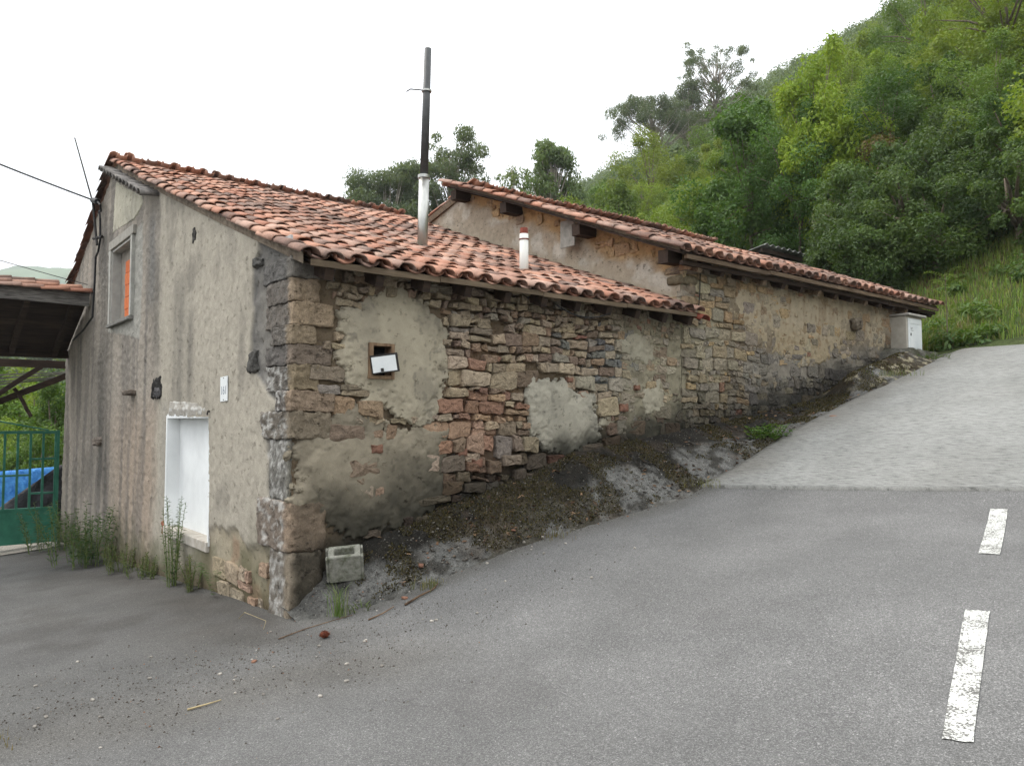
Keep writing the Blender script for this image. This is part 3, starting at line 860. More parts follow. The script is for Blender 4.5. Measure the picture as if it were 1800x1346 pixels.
# --- long wall (plane y = 0)
def fr_long(U, Z, o): return np.stack([U, -o + 0 * U, Z + 0 * U], -1)
SW = (.73, 1.01, 2.16, 2.51)
PA = [(0.41, 2.8), (0.71, 2.91), (1.03, 3.06), (1.36, 3.04), (1.54, 2.91), (1.64, 2.64), (1.72, 2.35), (1.68, 2.05), (1.58, 1.81), (1.37, 1.72), (1.2, 1.75), (0.97, 1.83), (0.78, 1.94), (0.63, 2.02), (0.48, 2.16), (0.42, 2.29), (0.43, 2.51)]
PB = [(.0, 1.62), (.38, 1.72), (.56, 1.92), (.74, 1.86), (.90, 1.70), (1.24, 1.62), (1.51, 1.74), (1.72, 1.68), (1.68, 1.45), (1.66, 1.1), (1.51, .80), (.73, .62), (.0, .98)]
PC = [(2.73, 2.07), (2.9, 2.24), (3.35, 2.29), (3.53, 2.09), (3.82, 2.03), (3.97, 1.71), (4.01, 1.5), (3.53, 1.34), (3.07, 1.36), (2.84, 1.62)]
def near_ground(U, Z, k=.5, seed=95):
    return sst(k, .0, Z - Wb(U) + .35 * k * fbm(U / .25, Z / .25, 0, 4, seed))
def l_off(U, Z):
    return .024 * fbm(U / .13, Z / .10, 0, 5, 101) + .010 * fbm(U / .04, Z / .04, 0, 3, 102) + .03 * fbm(U / 1.5, Z / 1.5, 0, 2, 103) - .024 * sst(4.6, 4.0, U)
def long_tint(U, Z):
    """colour of the lime and earth in the joints"""
    n = fbm(U / .5, Z / .5, 0, 5, 111); n2 = fbm(U / .12, Z / .12, 0, 4, 112)
    c = np.zeros(np.shape(U) + (3,)) + lin(112, 97, 77)
    c = mixc(c, lin(112, 98, 78), sst(0, .5, n))
    c = mixc(c, lin(142, 108, 84), np.exp(-((U - 2.15 - .1 * n) / .5) ** 2) * np.exp(-((Z - 1.75) / .65) ** 2) * .85)
    c = mixc(c, lin(152, 146, 122), sst(3.9, 4.7, U) * sst(6.9, 6.2, U) * .75)
    yel = sst(6.4, 7.4, U + .4 * n) * sst(2.9, 3.3, Z + .2 * n - .05 * (U - 8))
    c = mixc(c, lin(150, 137, 114), yel * .85)
    c = mixc(c, lin(136, 130, 118), sst(6.4, 7.4, U) * sst(3.1, 2.6, Z + .2 * n - .1 * (U - 8)) * .8)
    c = mixc(c, lin(92, 82, 66), sst(.1, .5, n2) * .4)
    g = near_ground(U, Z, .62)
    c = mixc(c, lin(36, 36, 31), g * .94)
    return desat(c, .9)
us = np.unique(np.round(np.concatenate([np.arange(0, 5.58, .02), [.73, 1.01]]), 4)); zs = np.unique(np.round(np.concatenate([np.arange(-.2, 3.36, .02), [2.51]]), 4))
def stained(U, Z, c):
    n2 = fbm(U / .1, Z / .1, 0, 4, 122)
    blue = np.exp(-((U - 4.02) / .34) ** 2 - ((Z - 2.42) / .34) ** 2) * sst(-.3, .3, n2 + .15)
    c = mixc(c, lin(96, 103, 104), np.clip(blue * 1.2, 0, .8))
    return c
lwall = obj('front_wall', wall_sheet('front_wall', us, zs, lambda U: np.where(U < .02, 3.30, 3.30) + 0 * U, fr_long, l_off, lambda U, Z: stained(U, Z, long_tint(U, Z)), [SW]), M_wall, H1)
tag(lwall, 'rubble stone front wall with pale plaster patches')
def in_patch(u_, z_, P, m=.0): return poly_sd(np.array([u_]), np.array([z_]), P)[0] > m
cells = stone_cells(-.1, 5.62, .0, 3.34, (.09, .36), (.07, .21), 31)
QL = [.30, .34, .12, .38, .42, .24, .38, .22, .38, .26, .42]
QZ = [-.15, .56, 1.02, 1.58, 1.84, 2.03, 2.27, 2.46, 2.63, 2.85, 3.07, 3.27]
def ql(z_):
    k = int(np.clip(np.searchsorted(QZ, z_) - 1, 0, 10)); return QL[k]
def keep1(u_, z_):
    if u_ > 5.5 or z_ > 3.27 or z_ < float(Wb(u_)) - .12: return False
    if u_ < ql(z_) + .06: return False
    if u_ < .75 and z_ < 1.0: return False
    if in_patch(u_, z_, PA, .03) or in_patch(u_, z_, PC, .03): return False
    return True
def prot1(u_, z_, r):
    if in_patch(u_, z_, PB, -.02): return r.uniform(.008, .042) if r.random() < .5 else 0
    if u_ > 4.3: return r.uniform(.004, .026) if r.random() < .85 else 0
    if 1.7 < u_ < 2.9: return r.uniform(.016, .08) if r.random() < .95 else 0
    return r.uniform(.014, .055)
def scol1(u_, z_, r):
    base = pal([lin(170, 156, 130), lin(156, 144, 121), lin(140, 129, 110), lin(150, 128, 104), lin(148, 143, 130), lin(124, 108, 92)], [5, 4, 3, 2.5, 1.5, 2], r, .15)
    o = math.exp(-((u_ - 2.1) / .45) ** 2 - ((z_ - 1.65) / .55) ** 2)
    if r.random() < o * .85: base = pal([lin(152, 120, 96), lin(148, 114, 92), lin(162, 136, 110), lin(140, 110, 90)], [2, 2, 3, 2], r)
    if u_ > 4.2 and r.random() < .6: base = pal([lin(152, 146, 126), lin(142, 136, 116), lin(150, 132, 104)], [3, 3, 1], r)
    if r.random() < .015: base = pal([lin(150, 108, 88)], [1], r)
    b_ = math.exp(-((u_ - 4.02) / .36) ** 2 - ((z_ - 2.42) / .36) ** 2)
    if r.random() < b_ * .7: base = pal([lin(112, 115, 112), lin(120, 120, 112)], [1, 1], r)
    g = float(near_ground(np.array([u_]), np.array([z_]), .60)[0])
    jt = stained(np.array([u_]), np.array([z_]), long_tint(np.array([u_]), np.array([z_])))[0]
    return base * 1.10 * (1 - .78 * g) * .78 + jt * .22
lay_stones(lwall, cells, fr_long, keep1, prot1, scol1, .006, 300, 32)
# quoins: hewn blocks wrapped round the corner
QG = [.46, .74, .5, .74, .34, .6, .62, .5, .66, .6, .7]
qr = random.Random(5)
for k in range(11):
    za, zb = QZ[k] + .008, QZ[k + 1] - .008
    lx, ly_ = QL[k], QG[k]
    if k == 2:
        lx, ly_ = .5, .45
    V, F = rock_geo(lx + .02, ly_ + .02, zb - za + .016, 200 + k, 21, .017, 30, .06)
    V = V + np.array([lx / 2 - .02 - .012 * math.sin(k * 2.1), ly_ / 2 - .02 - .012 * math.cos(k * 1.7), (za + zb) / 2]) * np.array([1, 1, 0]) + np.array([0, .05 if k == 2 else 0, 0])
    zz_ = V[:, 2] + (za + zb) / 2
    # cut away the inner quarter so that the block stays in the wall
    col = np.tile(pal([lin(146, 130, 104), lin(130, 120, 100), lin(140, 126, 104), lin(126, 124, 118)], [3, 2, 2, 1], qr), (len(V), 1))
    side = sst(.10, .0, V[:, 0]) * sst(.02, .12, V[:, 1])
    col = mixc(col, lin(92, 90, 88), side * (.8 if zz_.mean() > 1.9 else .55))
    lich = side * sst(-.05, .3, fbm(V[:, 1] / .06, zz_ / .05, k, 4, 240, .7)) * (1 if zz_.mean() < 2.2 else .15)
    col = mixc(col, lin(190, 188, 182), lich * .7)
    g = near_ground(np.maximum(V[:, 0], .2), zz_, 1.35)
    col = mixc(col, lin(42, 40, 33), g * sst(-.04, .06, V[:, 0]) * .92)
    o = np.array([0, 0, (za + zb) / 2])
    obj('quoin_stone', fastmesh('quoin_stone', V, F, True, col), M_stone, lwall, Matrix.Translation(o))
# plaster patches
def pcol(base, dark, seed, gk=.0):
    def f(U, Z):
        c = np.zeros(U.shape + (3,)) + base
        n = fbm(U / .35, Z / .35, 0, 5, seed); n2 = fbm(U / .06, Z / .06, 0, 4, seed + 1)
        c = mixc(c, dark, sst(-.15, .45, n) * .75)
        c = mixc(c, dark * .7, sst(.28, .5, n2 + .25 * n) * .6)
        if gk: c = mixc(c, lin(42, 42, 36), near_ground(U, Z, gk, seed + 4) * .9)
        return c
    return f
def chipped(poly): return poly
tag(obj('plaster_patch', patch_sheet('plaster_patch', PA, fr_long, .058, pcol(lin(166, 157, 137), lin(136, 129, 114), 131), .009, .14, .004, 132, [SW]), M_plaster, lwall), 'round pale plaster patch about the small window')
tag(obj('plaster_patch', patch_sheet('plaster_patch', PB, fr_long, .040, pcol(lin(144, 135, 117), lin(120, 112, 97), 141, 1.1), .011, .16, .009, 142), M_plaster, lwall), 'brown smeared plaster low by the corner')
tag(obj('plaster_patch', patch_sheet('plaster_patch', PC, fr_long, .062, pcol(lin(160, 155, 140), lin(132, 128, 116), 151, .4), .010, .15, .005, 152), M_plaster, lwall), 'pale grey plaster patch at mid wall')
for k, P in enumerate(([(3.9, 1.95), (4.15, 2.0), (4.2, 1.75), (3.98, 1.7)], [(4.25, 2.75), (4.8, 2.9), (5.0, 2.55), (4.5, 2.5)], [(4.75, 2.3), (5.1, 2.35), (5.15, 1.9), (4.8, 1.85)])):
    obj('plaster_patch', patch_sheet('plaster_patch', P, fr_long, .044, pcol(lin(158, 152, 134), lin(136, 128, 110), 160 + k * 7), .015, .10, .014, 161 + k * 9), M_plaster, lwall)
V, F = rock_geo(.1, .09, .12, 77, 8, .014, 10, .05)
for (bx_, bz_, s_) in ((.84, 1.48, 1), (1.86, 1.42, .9), (3.42, 2.24, .7), (4.6, 2.18, .8), (4.35, 1.92, 1.2), (2.05, 1.30, 1.1)):
    obj('brick', fastmesh('brick', V * np.array([s_ * 1.3, 1, s_ * .7]), F, True, np.tile(lin(132, 98, 82), (len(V), 1))), M_stone, lwall, Matrix.Translation((bx_, -.012, bz_)))
# small window with its door hanging askew
x0, x1, z0, z1 = SW
fw = .045
sw = MB().box(x0 - .01, x1 + .01, .06, .4, z0 - .01, z1 + .01)
swo = sw.obj('small_window', M_black, H1)
M_frame = simple('window_frame_wood', lin(96, 74, 56), lin(150, 126, 100), 5, bump=.6, bscale=30, stretch=(4, 4, .8))
MB().box(x0, x0 + fw, -.085, .06, z0, z1).obj('frame', M_frame, swo, bevel=.004)
MB().box(x1 - fw * .8, x1, -.085, .06, z0, z1).obj('frame', M_frame, swo, bevel=.004)
MB().box(x0 + fw, x1 - fw * .8, -.083, .06, z1 - .03, z1).obj('frame', M_frame, swo, bevel=.004)
MB().box(x0 + fw, x1 - fw * .8, -.083, .06, z0, z0 + .035).obj('frame', M_frame, swo, bevel=.004)
R_ = Matrix.Translation((.752, -.105, z0 + .035)) @ Euler((0, math.radians(-9), math.radians(-18))).to_matrix().to_4x4()
MB().box(.0, .27, -.008, .012, .0, .185, R_).obj('flap', M_blackmetal, swo, bevel=.003)
MB().box(.008, .245, -.013, -.0085, .014, .165, R_).obj('flap_panel', M_whitepaint, swo)
MB().box(.085, .11, -.03, -.0135, .018, .05, R_).obj('latch', M_blackmetal, swo)
# plain walls on the sides nobody sees from the road
MB().box(.1, 5.5, 11.55, 11.85, -1.5, 4.6).box(5.58, 5.75, 6.9, 11.55, -1.5, 4.6).obj('rear_wall', M_mortar, H1)

# ------------------------------------------------------------------ tiles
def tile_geo(seed, L=.46, w0=.205, w1=.165, h=.070, th=.012, na=8, nl=3):
    r = random.Random(seed)
    V = []; F = []
    for lay in (0, 1):
        for j in range(nl + 1):
            t = j / nl; ww = (w0 + (w1 - w0) * t) / 2 - th * lay; hh = h * (1 - .16 * t) - th * lay
            for i in range(na + 1):
                a = math.pi * i / na
                V.append((-math.cos(a) * ww * (1 + .02 * r.uniform(-1, 1)), t * L + .01 * r.uniform(-1, 1) * (j in (0, nl)), max(math.sin(a), 0) ** .9 * hh + .003 * r.uniform(-1, 1)))
    n = na + 1; m = n * (nl + 1)
    for j in range(nl):
        for i in range(na):
            a = j * n + i
            F.append((a, a + n, a + n + 1, a + 1)); F.append((m + a, m + a + 1, m + a + n + 1, m + a + n))
    for i in range(na):
        F.append((i, i + 1, m + i + 1, m + i)); a = nl * n + i; F.append((a, m + a, m + a + 1, a + 1))
    for j in range(nl):
        a = j * n; F.append((a, m + a, m + a + n, a + n)); a = j * n + na; F.append((a, a + n, m + a + n, m + a))
    return np.array(V), np.array(F)
TG = [tile_geo(s) for s in range(6)]
TM = [fastmesh('tile', V, F, True) for V, F in TG]
for m_ in TM:
    m_.materials.append(M_tile)

def tile_matrix(x, y, surf, sgn, lift, rnd, yaw=.035, extra=0.0):
    e = .05
    p = np.array([x, y, float(surf(x, y))]); q = np.array([x, y + e * sgn, float(surf(x, y + e * sgn))])
    ya = Vector(q - p).normalized()
    xa = Vector((sgn, 0, 0)); za = xa.cross(ya).normalized()
    M = Matrix((( *xa, 0), (*ya, 0), (*za, 0), (0, 0, 0, 1))).transposed()
    M = Matrix.Translation(Vector(p) + za * lift) @ M
    return M @ Euler((-.035 + extra + rnd.uniform(-.012, .012), rnd.uniform(-.05, .05), rnd.uniform(-yaw, yaw))).to_matrix().to_4x4()

def lay_roof(parent, xa, xb, ya, yb, surf, sgn, pitch, limit, key, seed, expo=.335, objs=True, skip=None):
    rnd = random.Random(seed)
    ncol = int(round((xb - xa) / pitch)); pitch = (xb - xa) / ncol
    run = abs(yb - ya); cosv = run / math.hypot(run, float(surf((xa + xb) / 2, yb)) - float(surf((xa + xb) / 2, ya)))
    step = expo * cosv; nrow = int(math.ceil(run / step))
    todo = []; chan = []
    for c in range(ncol + 1):
        x = xa + c * pitch
        for r in range(nrow):
            y = ya + sgn * (r * step)
            if abs(y - ya) > run - .1: continue
            xx_ = x + rnd.uniform(-.014, .014) + .02 * math.sin(r * .35 + c * .2); yy_ = y + sgn * rnd.uniform(-.035, .035) * (r > 0) + sgn * rnd.uniform(-.02, .02)
            if skip and skip(xx_, yy_): continue
            todo.append((key(x, y), tile_matrix(xx_, yy_, surf, sgn, .052 + rnd.uniform(-.006, .010), rnd), rnd.randrange(6)))
            if c < ncol:
                chan.append((tile_matrix(xx_ + pitch / 2, y + sgn * (.045 + rnd.uniform(-.015, .015)), surf, sgn, .078, rnd, .015) @ Matrix.Rotation(math.pi, 4, 'Y'), rnd.randrange(6)))
    todo.sort(key=lambda t: t[0])
    first = todo[:limit] if objs else []
    for k_, M, v in first:
        obj('tile', TM[v], None, parent, M)
    def joined(name, lst):
        if not lst: return
        VV = []; FF = []; RR = []; n = 0
        for M, v in lst:
            V, F = TG[v]; A = np.array(M)
            VV.append(V @ A[:3, :3].T + A[:3, 3]); FF.append(F + n); RR.append(np.full(len(V), rnd.random())); n += len(V)
        tag(obj(name, fastmesh(name, np.concatenate(VV), np.concatenate(FF), True, None, np.concatenate(RR)), M_tile, parent), kind='stuff')
    joined('cover_tiles', [(M, v) for k_, M, v in todo[len(first):]])
    joined('channel_tiles', chan)
    return len(todo)

def deck(name, parent, xa, xb, ya, yb, surf, th, mat):
    xs_ = np.linspace(xa, xb, 12); ys_ = np.linspace(ya, yb, 14)
    X, Y = np.meshgrid(xs_, ys_); Z = surf(X, Y)
    V = np.concatenate([np.stack([X, Y, Z - .002], -1).reshape(-1, 3), np.stack([X, Y, Z - th], -1).reshape(-1, 3)])
    n, m = 12, 14; i = np.arange(m - 1)[:, None] * n + np.arange(n - 1)[None, :]
    f = np.stack([i, i + 1, i + 1 + n, i + n], -1).reshape(-1, 4); N = n * m
    F = [f, f[:, ::-1] + N]
    a = np.arange(n - 1); F.append(np.stack([a, a + N, a + 1 + N, a + 1], -1)); b_ = a + (m - 1) * n; F.append(np.stack([b_, b_ + 1, b_ + 1 + N, b_ + N], -1))
    a = np.arange(m - 1) * n; F.append(np.stack([a, a + n, a + n + N, a + N], -1)); b_ = a + n - 1; F.append(np.stack([b_, b_ + N, b_ + n + N, b_ + n], -1))
    return obj(name, fastmesh(name, V, np.concatenate(F), False), mat, parent)

def eye_d(x, y): return math.hypot(x - EYE[0], y - EYE[1])
r1 = deck('roof', H1, .03, 5.50, Y0 + .06, RIDGE1, roof1, .035, M_darkwood)
tag(r1, 'barrel-tiled roof in salmon and soot-grey')
lay_roof(r1, -.02, 5.52, Y0, RIDGE1, roof1, 1, .236, 300, lambda x, y: eye_d(x, y), 41)
deck('rear_roof', H1, .03, 5.52, RIDGE1 + .01, 11.5, roof1, .035, M_darkwood)
lay_roof(r1, -.03, 5.52, 11.5, RIDGE1, roof1, -1, .24, 0, lambda x, y: 0, 42, objs=False)
rn = random.Random(9)
def ridge_row(parent, xa, xb, y, z, mat=None, step=.36, name='ridge_tile'):
    x = xa
    while x < xb:
        V, F = tile_geo(rn.randrange(99), .46, .26, .23, .075)
        M = Matrix.Translation((x + .46, y, z - .02 + rn.uniform(-.006, .006))) @ Matrix.Rotation(math.pi / 2, 4, 'Z') @ Matrix.Rotation(rn.uniform(-.01, .02), 4, 'X')
        obj(name, fastmesh(name, V, F, True), mat or M_tile, parent, M)
        x += step
ridge_row(r1, -.06, 5.4, RIDGE1, float(roof1(0, RIDGE1)) + .055)
# mortar bedding under the verge and stuffed into the eave tiles
b = MB()
for k in range(30):
    ya = Y0 + .1 + k * .25; yb = ya + .26
    if yb > RIDGE1: break
    b.add([(-.03, ya, float(roof1(0, ya)) - .05), (-.03, yb, float(roof1(0, yb)) - .05), (-.03, yb, float(roof1(0, yb)) + .05), (-.03, ya, float(roof1(0, ya)) + .05), (.05, ya, float(roof1(0, ya)) - .05), (.05, yb, float(roof1(0, yb)) - .05), (.05, yb, float(roof1(0, yb)) + .05), (.05, ya, float(roof1(0, ya)) + .05)],
          [(0, 1, 2, 3), (7, 6, 5, 4), (3, 2, 6, 7), (0, 4, 5, 1)])
b.obj('verge_mortar', M_mortar, r1)
# eaves carpentry
b = MB(); zf = EAVE1
fb = MB()
for k in range(4):
    xa = .02 + k * 1.37; xb = xa + 1.365
    MB().box(xa, xb, Y0 + .035, Y0 + .062, zf - .032 + .008 * (k % 2), zf + .028 + .006 * math.sin(k * 2.)).obj('fascia_board', M_fascia, r1, bevel=.004)
for k in range(11):
    xa = .22 + k * .52
    MB().bar((xa, Y0 + .09, zf - .085), (xa + .01, .9, zf - .085 + SLOPE1 * 1.16), .085, .11, seg=3, wob=.006).obj('rafter', M_darkwood, r1)
MB().box(.0, 5.5, -.02, .18, 3.30, 3.345).obj('wall_plate', M_darkwood, r1)
MB().box(-.025, .0, .05, .42, 3.40, 3.47, Matrix.Translation((0, 0, -.02)) @ Matrix.Rotation(.30, 4, 'X') if False else None).obj('verge_board', simple('pale_verge_board', lin(150, 150, 148), lin(190, 190, 188), 6), r1)
# end tile of the eave, turned down and red against the higher house
V, F = tile_geo(77, .3, .22, .2, .08)
obj('end_tile', fastmesh('end_tile', V, F), simple('red_end_tile', lin(104, 54, 44), lin(136, 76, 60), 8), r1, Matrix.Translation((5.6, Y0 - .01, EAVE1 - .07)) @ Matrix.Rotation(.36, 4, 'X'))
# row of small old grey tiles cantilevered under the verge, above the cement panel
can = MB().box(-.10, .02, 4.75, 4.78, 4.9, 4.91)
n_can = 13
for k in range(n_can):
    y = 4.75 + k * (7.45 - 4.75) / (n_can - 1)
    V, F = tile_geo(300 + k, .34, .22, .18, .085)
    M = Matrix.Translation((-.26, y, float(roof1(0, y)) - .145)) @ Matrix.Rotation(-math.pi / 2, 4, 'Z') @ Matrix.Rotation(math.atan(SLOPE1) * 1.0, 4, 'Y') @ Matrix.Rotation(.1 + rn.uniform(-.05, .05), 4, 'X')
    obj('canopy_tile', fastmesh('canopy_tile', V, F, True), M_oldtile, gable, M)

# flue pipe, vent pipe
fx, fy = 2.82, 2.30
zb = float(roof1(fx, fy)); zt = 7.0; tl = .05
fl = MB().tube([(fx, fy, zb - .2), (fx + tl * .55, fy, zb + (zt - zb) * .37)], .072, 28)
flo = fl.obj('flue_pipe', M_flue, H1, smooth=True)
tag(flo, 'tall galvanised stove flue rising through the roof')
for z_a, z_b in ((.37, 1.0),):
    MB().tube([(fx + tl * .5, fy, zb + (zt - zb) * z_a - .02), (fx + tl * 1.6, fy, zt)], [.058, .050], 28).obj('upper_pipe', make_blackpipe(), flo, smooth=True)
MB().tube([(fx + tl * .5, fy, zb + (zt - zb) * .36), (fx + tl * .5, fy, zb + (zt - zb) * .375)], .084, 28).obj('collar', M_flue, flo, smooth=False)
zc_ = zb + (zt - zb) * .785
MB().tube([(fx + tl * 1.25, fy, zc_), (fx + tl * 1.25, fy, zc_ + .025)], .07, 28).obj('clamp', M_flue, flo)
MB().tube([(fx + .02, fy, zc_ + .012), (fx - .14, fy + .10, zc_ + .02), (fx - .19, fy + .13, zc_ - .02)], .009, 6).obj('guy_hook', M_blackmetal, flo)
V, F = rock_geo(.42, .5, .12, 801, 7, .02, 3)
obj('mortar_flashing', fastmesh('mortar_flashing', V, F, True), M_mortar, flo, Matrix.Translation((fx, fy, zb + .05)) @ Matrix.Rotation(.36, 4, 'X'))
vx, vy = 3.57, .99; zb = float(roof1(vx, vy))
vp = MB().tube([(vx, vy, zb - .15), (vx, vy, zb + .58)], .058, 20).obj('vent_pipe', M_pvc, H1, smooth=True)
tag(vp, 'short white vent pipe with a rust-red cap')
MB().tube([(vx, vy, zb + .50), (vx, vy, zb + .66)], [.056, .050], 20).obj('cap', M_rust, vp, smooth=True)
MB().tube([(vx, vy, zb + .50), (vx, vy, zb + .515)], .064, 20).obj('collar', M_rust, vp)

# ------------------------------------------------------------------ house 2 (higher, behind)
H2 = thing('upper_house', (9.3, 3, 1.5), 'higher stone barn up the slope, earth-coloured gable over the lower roof', 'barn')
X2 = 5.57; XE = 13.0
us = np.arange(X2, XE + .01, .025); zs = np.arange(.9, 4.12, .025)
PD = [(6.95, 3.72), (8, 3.85), (9.5, 3.86), (11.62, 3.8), (11.66, 3.1), (10.6, 3.02), (9.4, 2.82), (8.3, 2.72), (7.5, 2.86), (7.0, 3.1), (6.75, 3.4)]
uwall = obj('front_wall', wall_sheet('front_wall', us, zs, lambda U: 4.06 + 0 * U, fr_long, l_off, long_tint), M_wall, H2)
cells = stone_cells(X2 + .02, XE + .02, 1.2, 4.06, (.09, .34), (.07, .19), 33)
def keep2(u_, z_): return X2 + .05 < u_ < XE - .03 and float(Wb(u_)) - .15 < z_ < 4.0
def prot2(u_, z_, r):
    if in_patch(u_, z_, PD, -.02): return r.uniform(.004, .026) if r.random() < .5 else 0
    if u_ > 7.6 and z_ > float(Wb(u_)) + .45: return r.uniform(.002, .024) if r.random() < .6 else 0
    return r.uniform(.004, .034)
def scol2(u_, z_, r):
    base = pal([lin(154, 146, 124), lin(146, 132, 104), lin(136, 130, 114), lin(124, 118, 106), lin(164, 140, 100)], [4, 3, 3, 2, 1], r, .17)
    if z_ > 3.0 + .03 * (u_ - 6) and r.random() < .55: base = pal([lin(160, 134, 94), lin(146, 120, 86), lin(134, 116, 88)], [2, 2, 2], r)
    if u_ > 7 and z_ < 2.9 and r.random() < .6: base = pal([lin(122, 120, 110), lin(108, 106, 98)], [1, 1], r)
    if r.random() < .015: base = pal([lin(150, 106, 86)], [1], r)
    g = float(near_ground(np.array([u_]), np.array([z_]), .80)[0])
    jt = long_tint(np.array([u_]), np.array([z_]))[0]
    return base * 1.08 * (1 - .74 * g) * .70 + jt * .30
lay_stones(uwall, cells, fr_long, keep2, prot2, scol2, .006, 300, 34)
def pd_col(U, Z):
    n = fbm(U / .4, Z / .4, 0, 5, 171); n2 = fbm(U / .07, Z / .07, 0, 4, 172); st = fbm(U / .15, Z / 1.2, 0, 3, 173)
    c = np.zeros(U.shape + (3,)) + lin(156, 144, 122)
    c = mixc(c, lin(130, 112, 90), sst(0, .5, st + .3 * (Z - 3.5)) * .6)
    c = mixc(c, lin(150, 136, 110), sst(3.35, 2.9, Z + .2 * n) * .8)
    c = mixc(c, lin(120, 98, 72), sst(.2, .5, n2) * .6)
    return c
tag(obj('plaster_patch', patch_sheet('plaster_patch', PD, fr_long, .014, pd_col, .016, .22, .014, 174), M_plaster, uwall), 'ochre earth plaster under the eave')
V, F = rock_geo(.28, .14, .2, 55, 10, .04, 5, .08)
obj('projecting_stone', fastmesh('projecting_stone', V, F, True, np.tile(lin(116, 106, 92), (len(V), 1))), M_stone, uwall, Matrix.Translation((10.3, -.06, 3.45)))
# corner stones against the lower roof
for k in range(6):
    za = 3.2 + k * .145
    V, F = rock_geo(.36 if k % 2 else .26, .3, .135, 260 + k, 5, .012, 7)
    obj('quoin_stone', fastmesh('quoin_stone', V, F, True, np.tile(pal([lin(136, 120, 94), lin(122, 112, 94)], [1, 1], qr), (len(V), 1))), M_stone, uwall, Matrix.Translation((X2 + .14, .10, za + .07)))
MB().tube([(X2 + .36, -.05, 4.0), (X2 + .33, -.055, 3.55), (X2 + .30, -.05, 3.3)], .009, 6).obj('wire', M_cable, uwall)
# gable of the upper house, earth and lime, above the lower roof
def fr_g2(U, Z, o): return np.stack([X2 - o + 0 * U, U, Z + 0 * U], -1)
def g2_m(U, Z):
    h = Z - roof1(X2, U)
    ex = sst(-.1, .15, h - .45 - .05 * U + .28 * fbm(U / .5, Z / .35, 0, 5, 181))
    return h, ex
def g2_off(U, Z):
    h, ex = g2_m(U, Z)
    return .035 * fbm(U / .09, Z / .07, 0, 6, 182, .65) * ex + .006 * fbm(U / .05, Z / .05, 0, 3, 183) - .03 * ex + .02 * fbm(U / .8, Z / .8, 0, 2, 184) + .016 * np.abs(fbm(U / .05, Z / .045, 0, 3, 185)) * ex
def g2_col(U, Z):
    h, ex = g2_m(U, Z); n = fbm(U / .3, Z / .3, 0, 5, 186); n2 = fbm(U / .08, Z / .08, 0, 4, 187)
    c = np.zeros(U.shape + (3,)) + lin(160, 148, 130)
    c = mixc(c, lin(190, 184, 172), sst(.05, .4, n + .1) * sst(.1, .3, h) * (1 - ex) * .8)
    c = mixc(c, lin(178, 146, 102), ex * .9)
    c = mixc(c, lin(128, 100, 70), ex * sst(.1, .5, n2) * .6)
    c = mixc(c, lin(146, 138, 124), sst(4.6, 5.6, U) * .5)
    c = mixc(c, lin(120, 112, 100), sst(.1, -.05, h) * .5)
    return c
us = np.arange(.02, 7.2, .025); zs = np.arange(3.1, 6.4, .025)
g2 = obj('gable_wall', wall_sheet('gable_wall', us, zs, lambda U: roof2(X2, U) - .05, fr_g2, g2_off, g2_col), M_wall, H2)
cells = stone_cells(.1, 6, 3.5, 6.1, (.12, .3), (.09, .17), 35)
lay_stones(g2, cells, fr_g2, lambda a, c_: c_ < float(roof2(X2, a)) - .15 and g2_m(np.array([a]), np.array([c_]))[1][0] > .6,
           lambda a, c_, r: r.uniform(-.012, .012) if r.random() < .7 else 0, lambda a, c_, r: pal([lin(174, 148, 110), lin(164, 140, 104), lin(156, 140, 114)], [3, 2, 2], r, .08), .008, 80, 36)
MB().box(X2 + .2, XE, 7.0, 7.2, .5, 5.6).box(XE - .22, XE - .002, .02, 7.0, .5, 4.1).obj('rear_wall', M_mortar, H2)
# roof
r2 = deck('roof', H2, 5.2, 13.08, Y0 + .06, RIDGE2, roof2, .035, M_darkwood)
lay_roof(r2, 5.22, 13.06, Y0, RIDGE2, roof2, 1, .232, 300, lambda x, y: min((x - 5.2) * 1.5, (y - Y0) * 1.3) + .02 * eye_d(x, y), 43)
deck('rear_roof', H2, X2 + .02, 13.06, RIDGE2 + .01, 7.6, roof2, .035, M_darkwood)
lay_roof(r2, X2 + .04, 13.06, 7.6, RIDGE2, roof2, -1, .24, 0, lambda x, y: 0, 44, objs=False)
ridge_row(r2, 5.14, 12.9, RIDGE2, float(roof2(6, RIDGE2)) + .05)
b = MB()
for k in range(28):
    ya = Y0 + .1 + k * .2; yb = ya + .201
    if yb > RIDGE2: break
    za, zc = float(roof2(5.2, ya)), float(roof2(5.2, yb))
    b.add([(5.235, ya, za - .0), (5.235, yb, zc - .0), (5.235, yb, zc + .06), (5.235, ya, za + .06)], [(3, 2, 1, 0)])
b.obj('verge_mortar', M_mortar, r2)
for k, (y_, L_) in enumerate(((5.05, .42), (3.55, .36), (1.75, .34), (.05, .42))):
    z_ = float(roof2(5.4, y_)) - .14
    MB().bar((5.24, y_, z_), (6.2, y_, z_ + .01), .17, .18, seg=3, wob=.006).obj('purlin', M_darkwood, r2)
MB().box(5.40, 5.425, 1.95, 2.28, float(roof2(5.3, 2.1)) - .48, float(roof2(5.3, 2.1)) - .04).obj('grey_slate', simple('grey_slate', lin(120, 118, 112), lin(158, 156, 148), 10), r2, bevel=.02)
zf = EAVE2
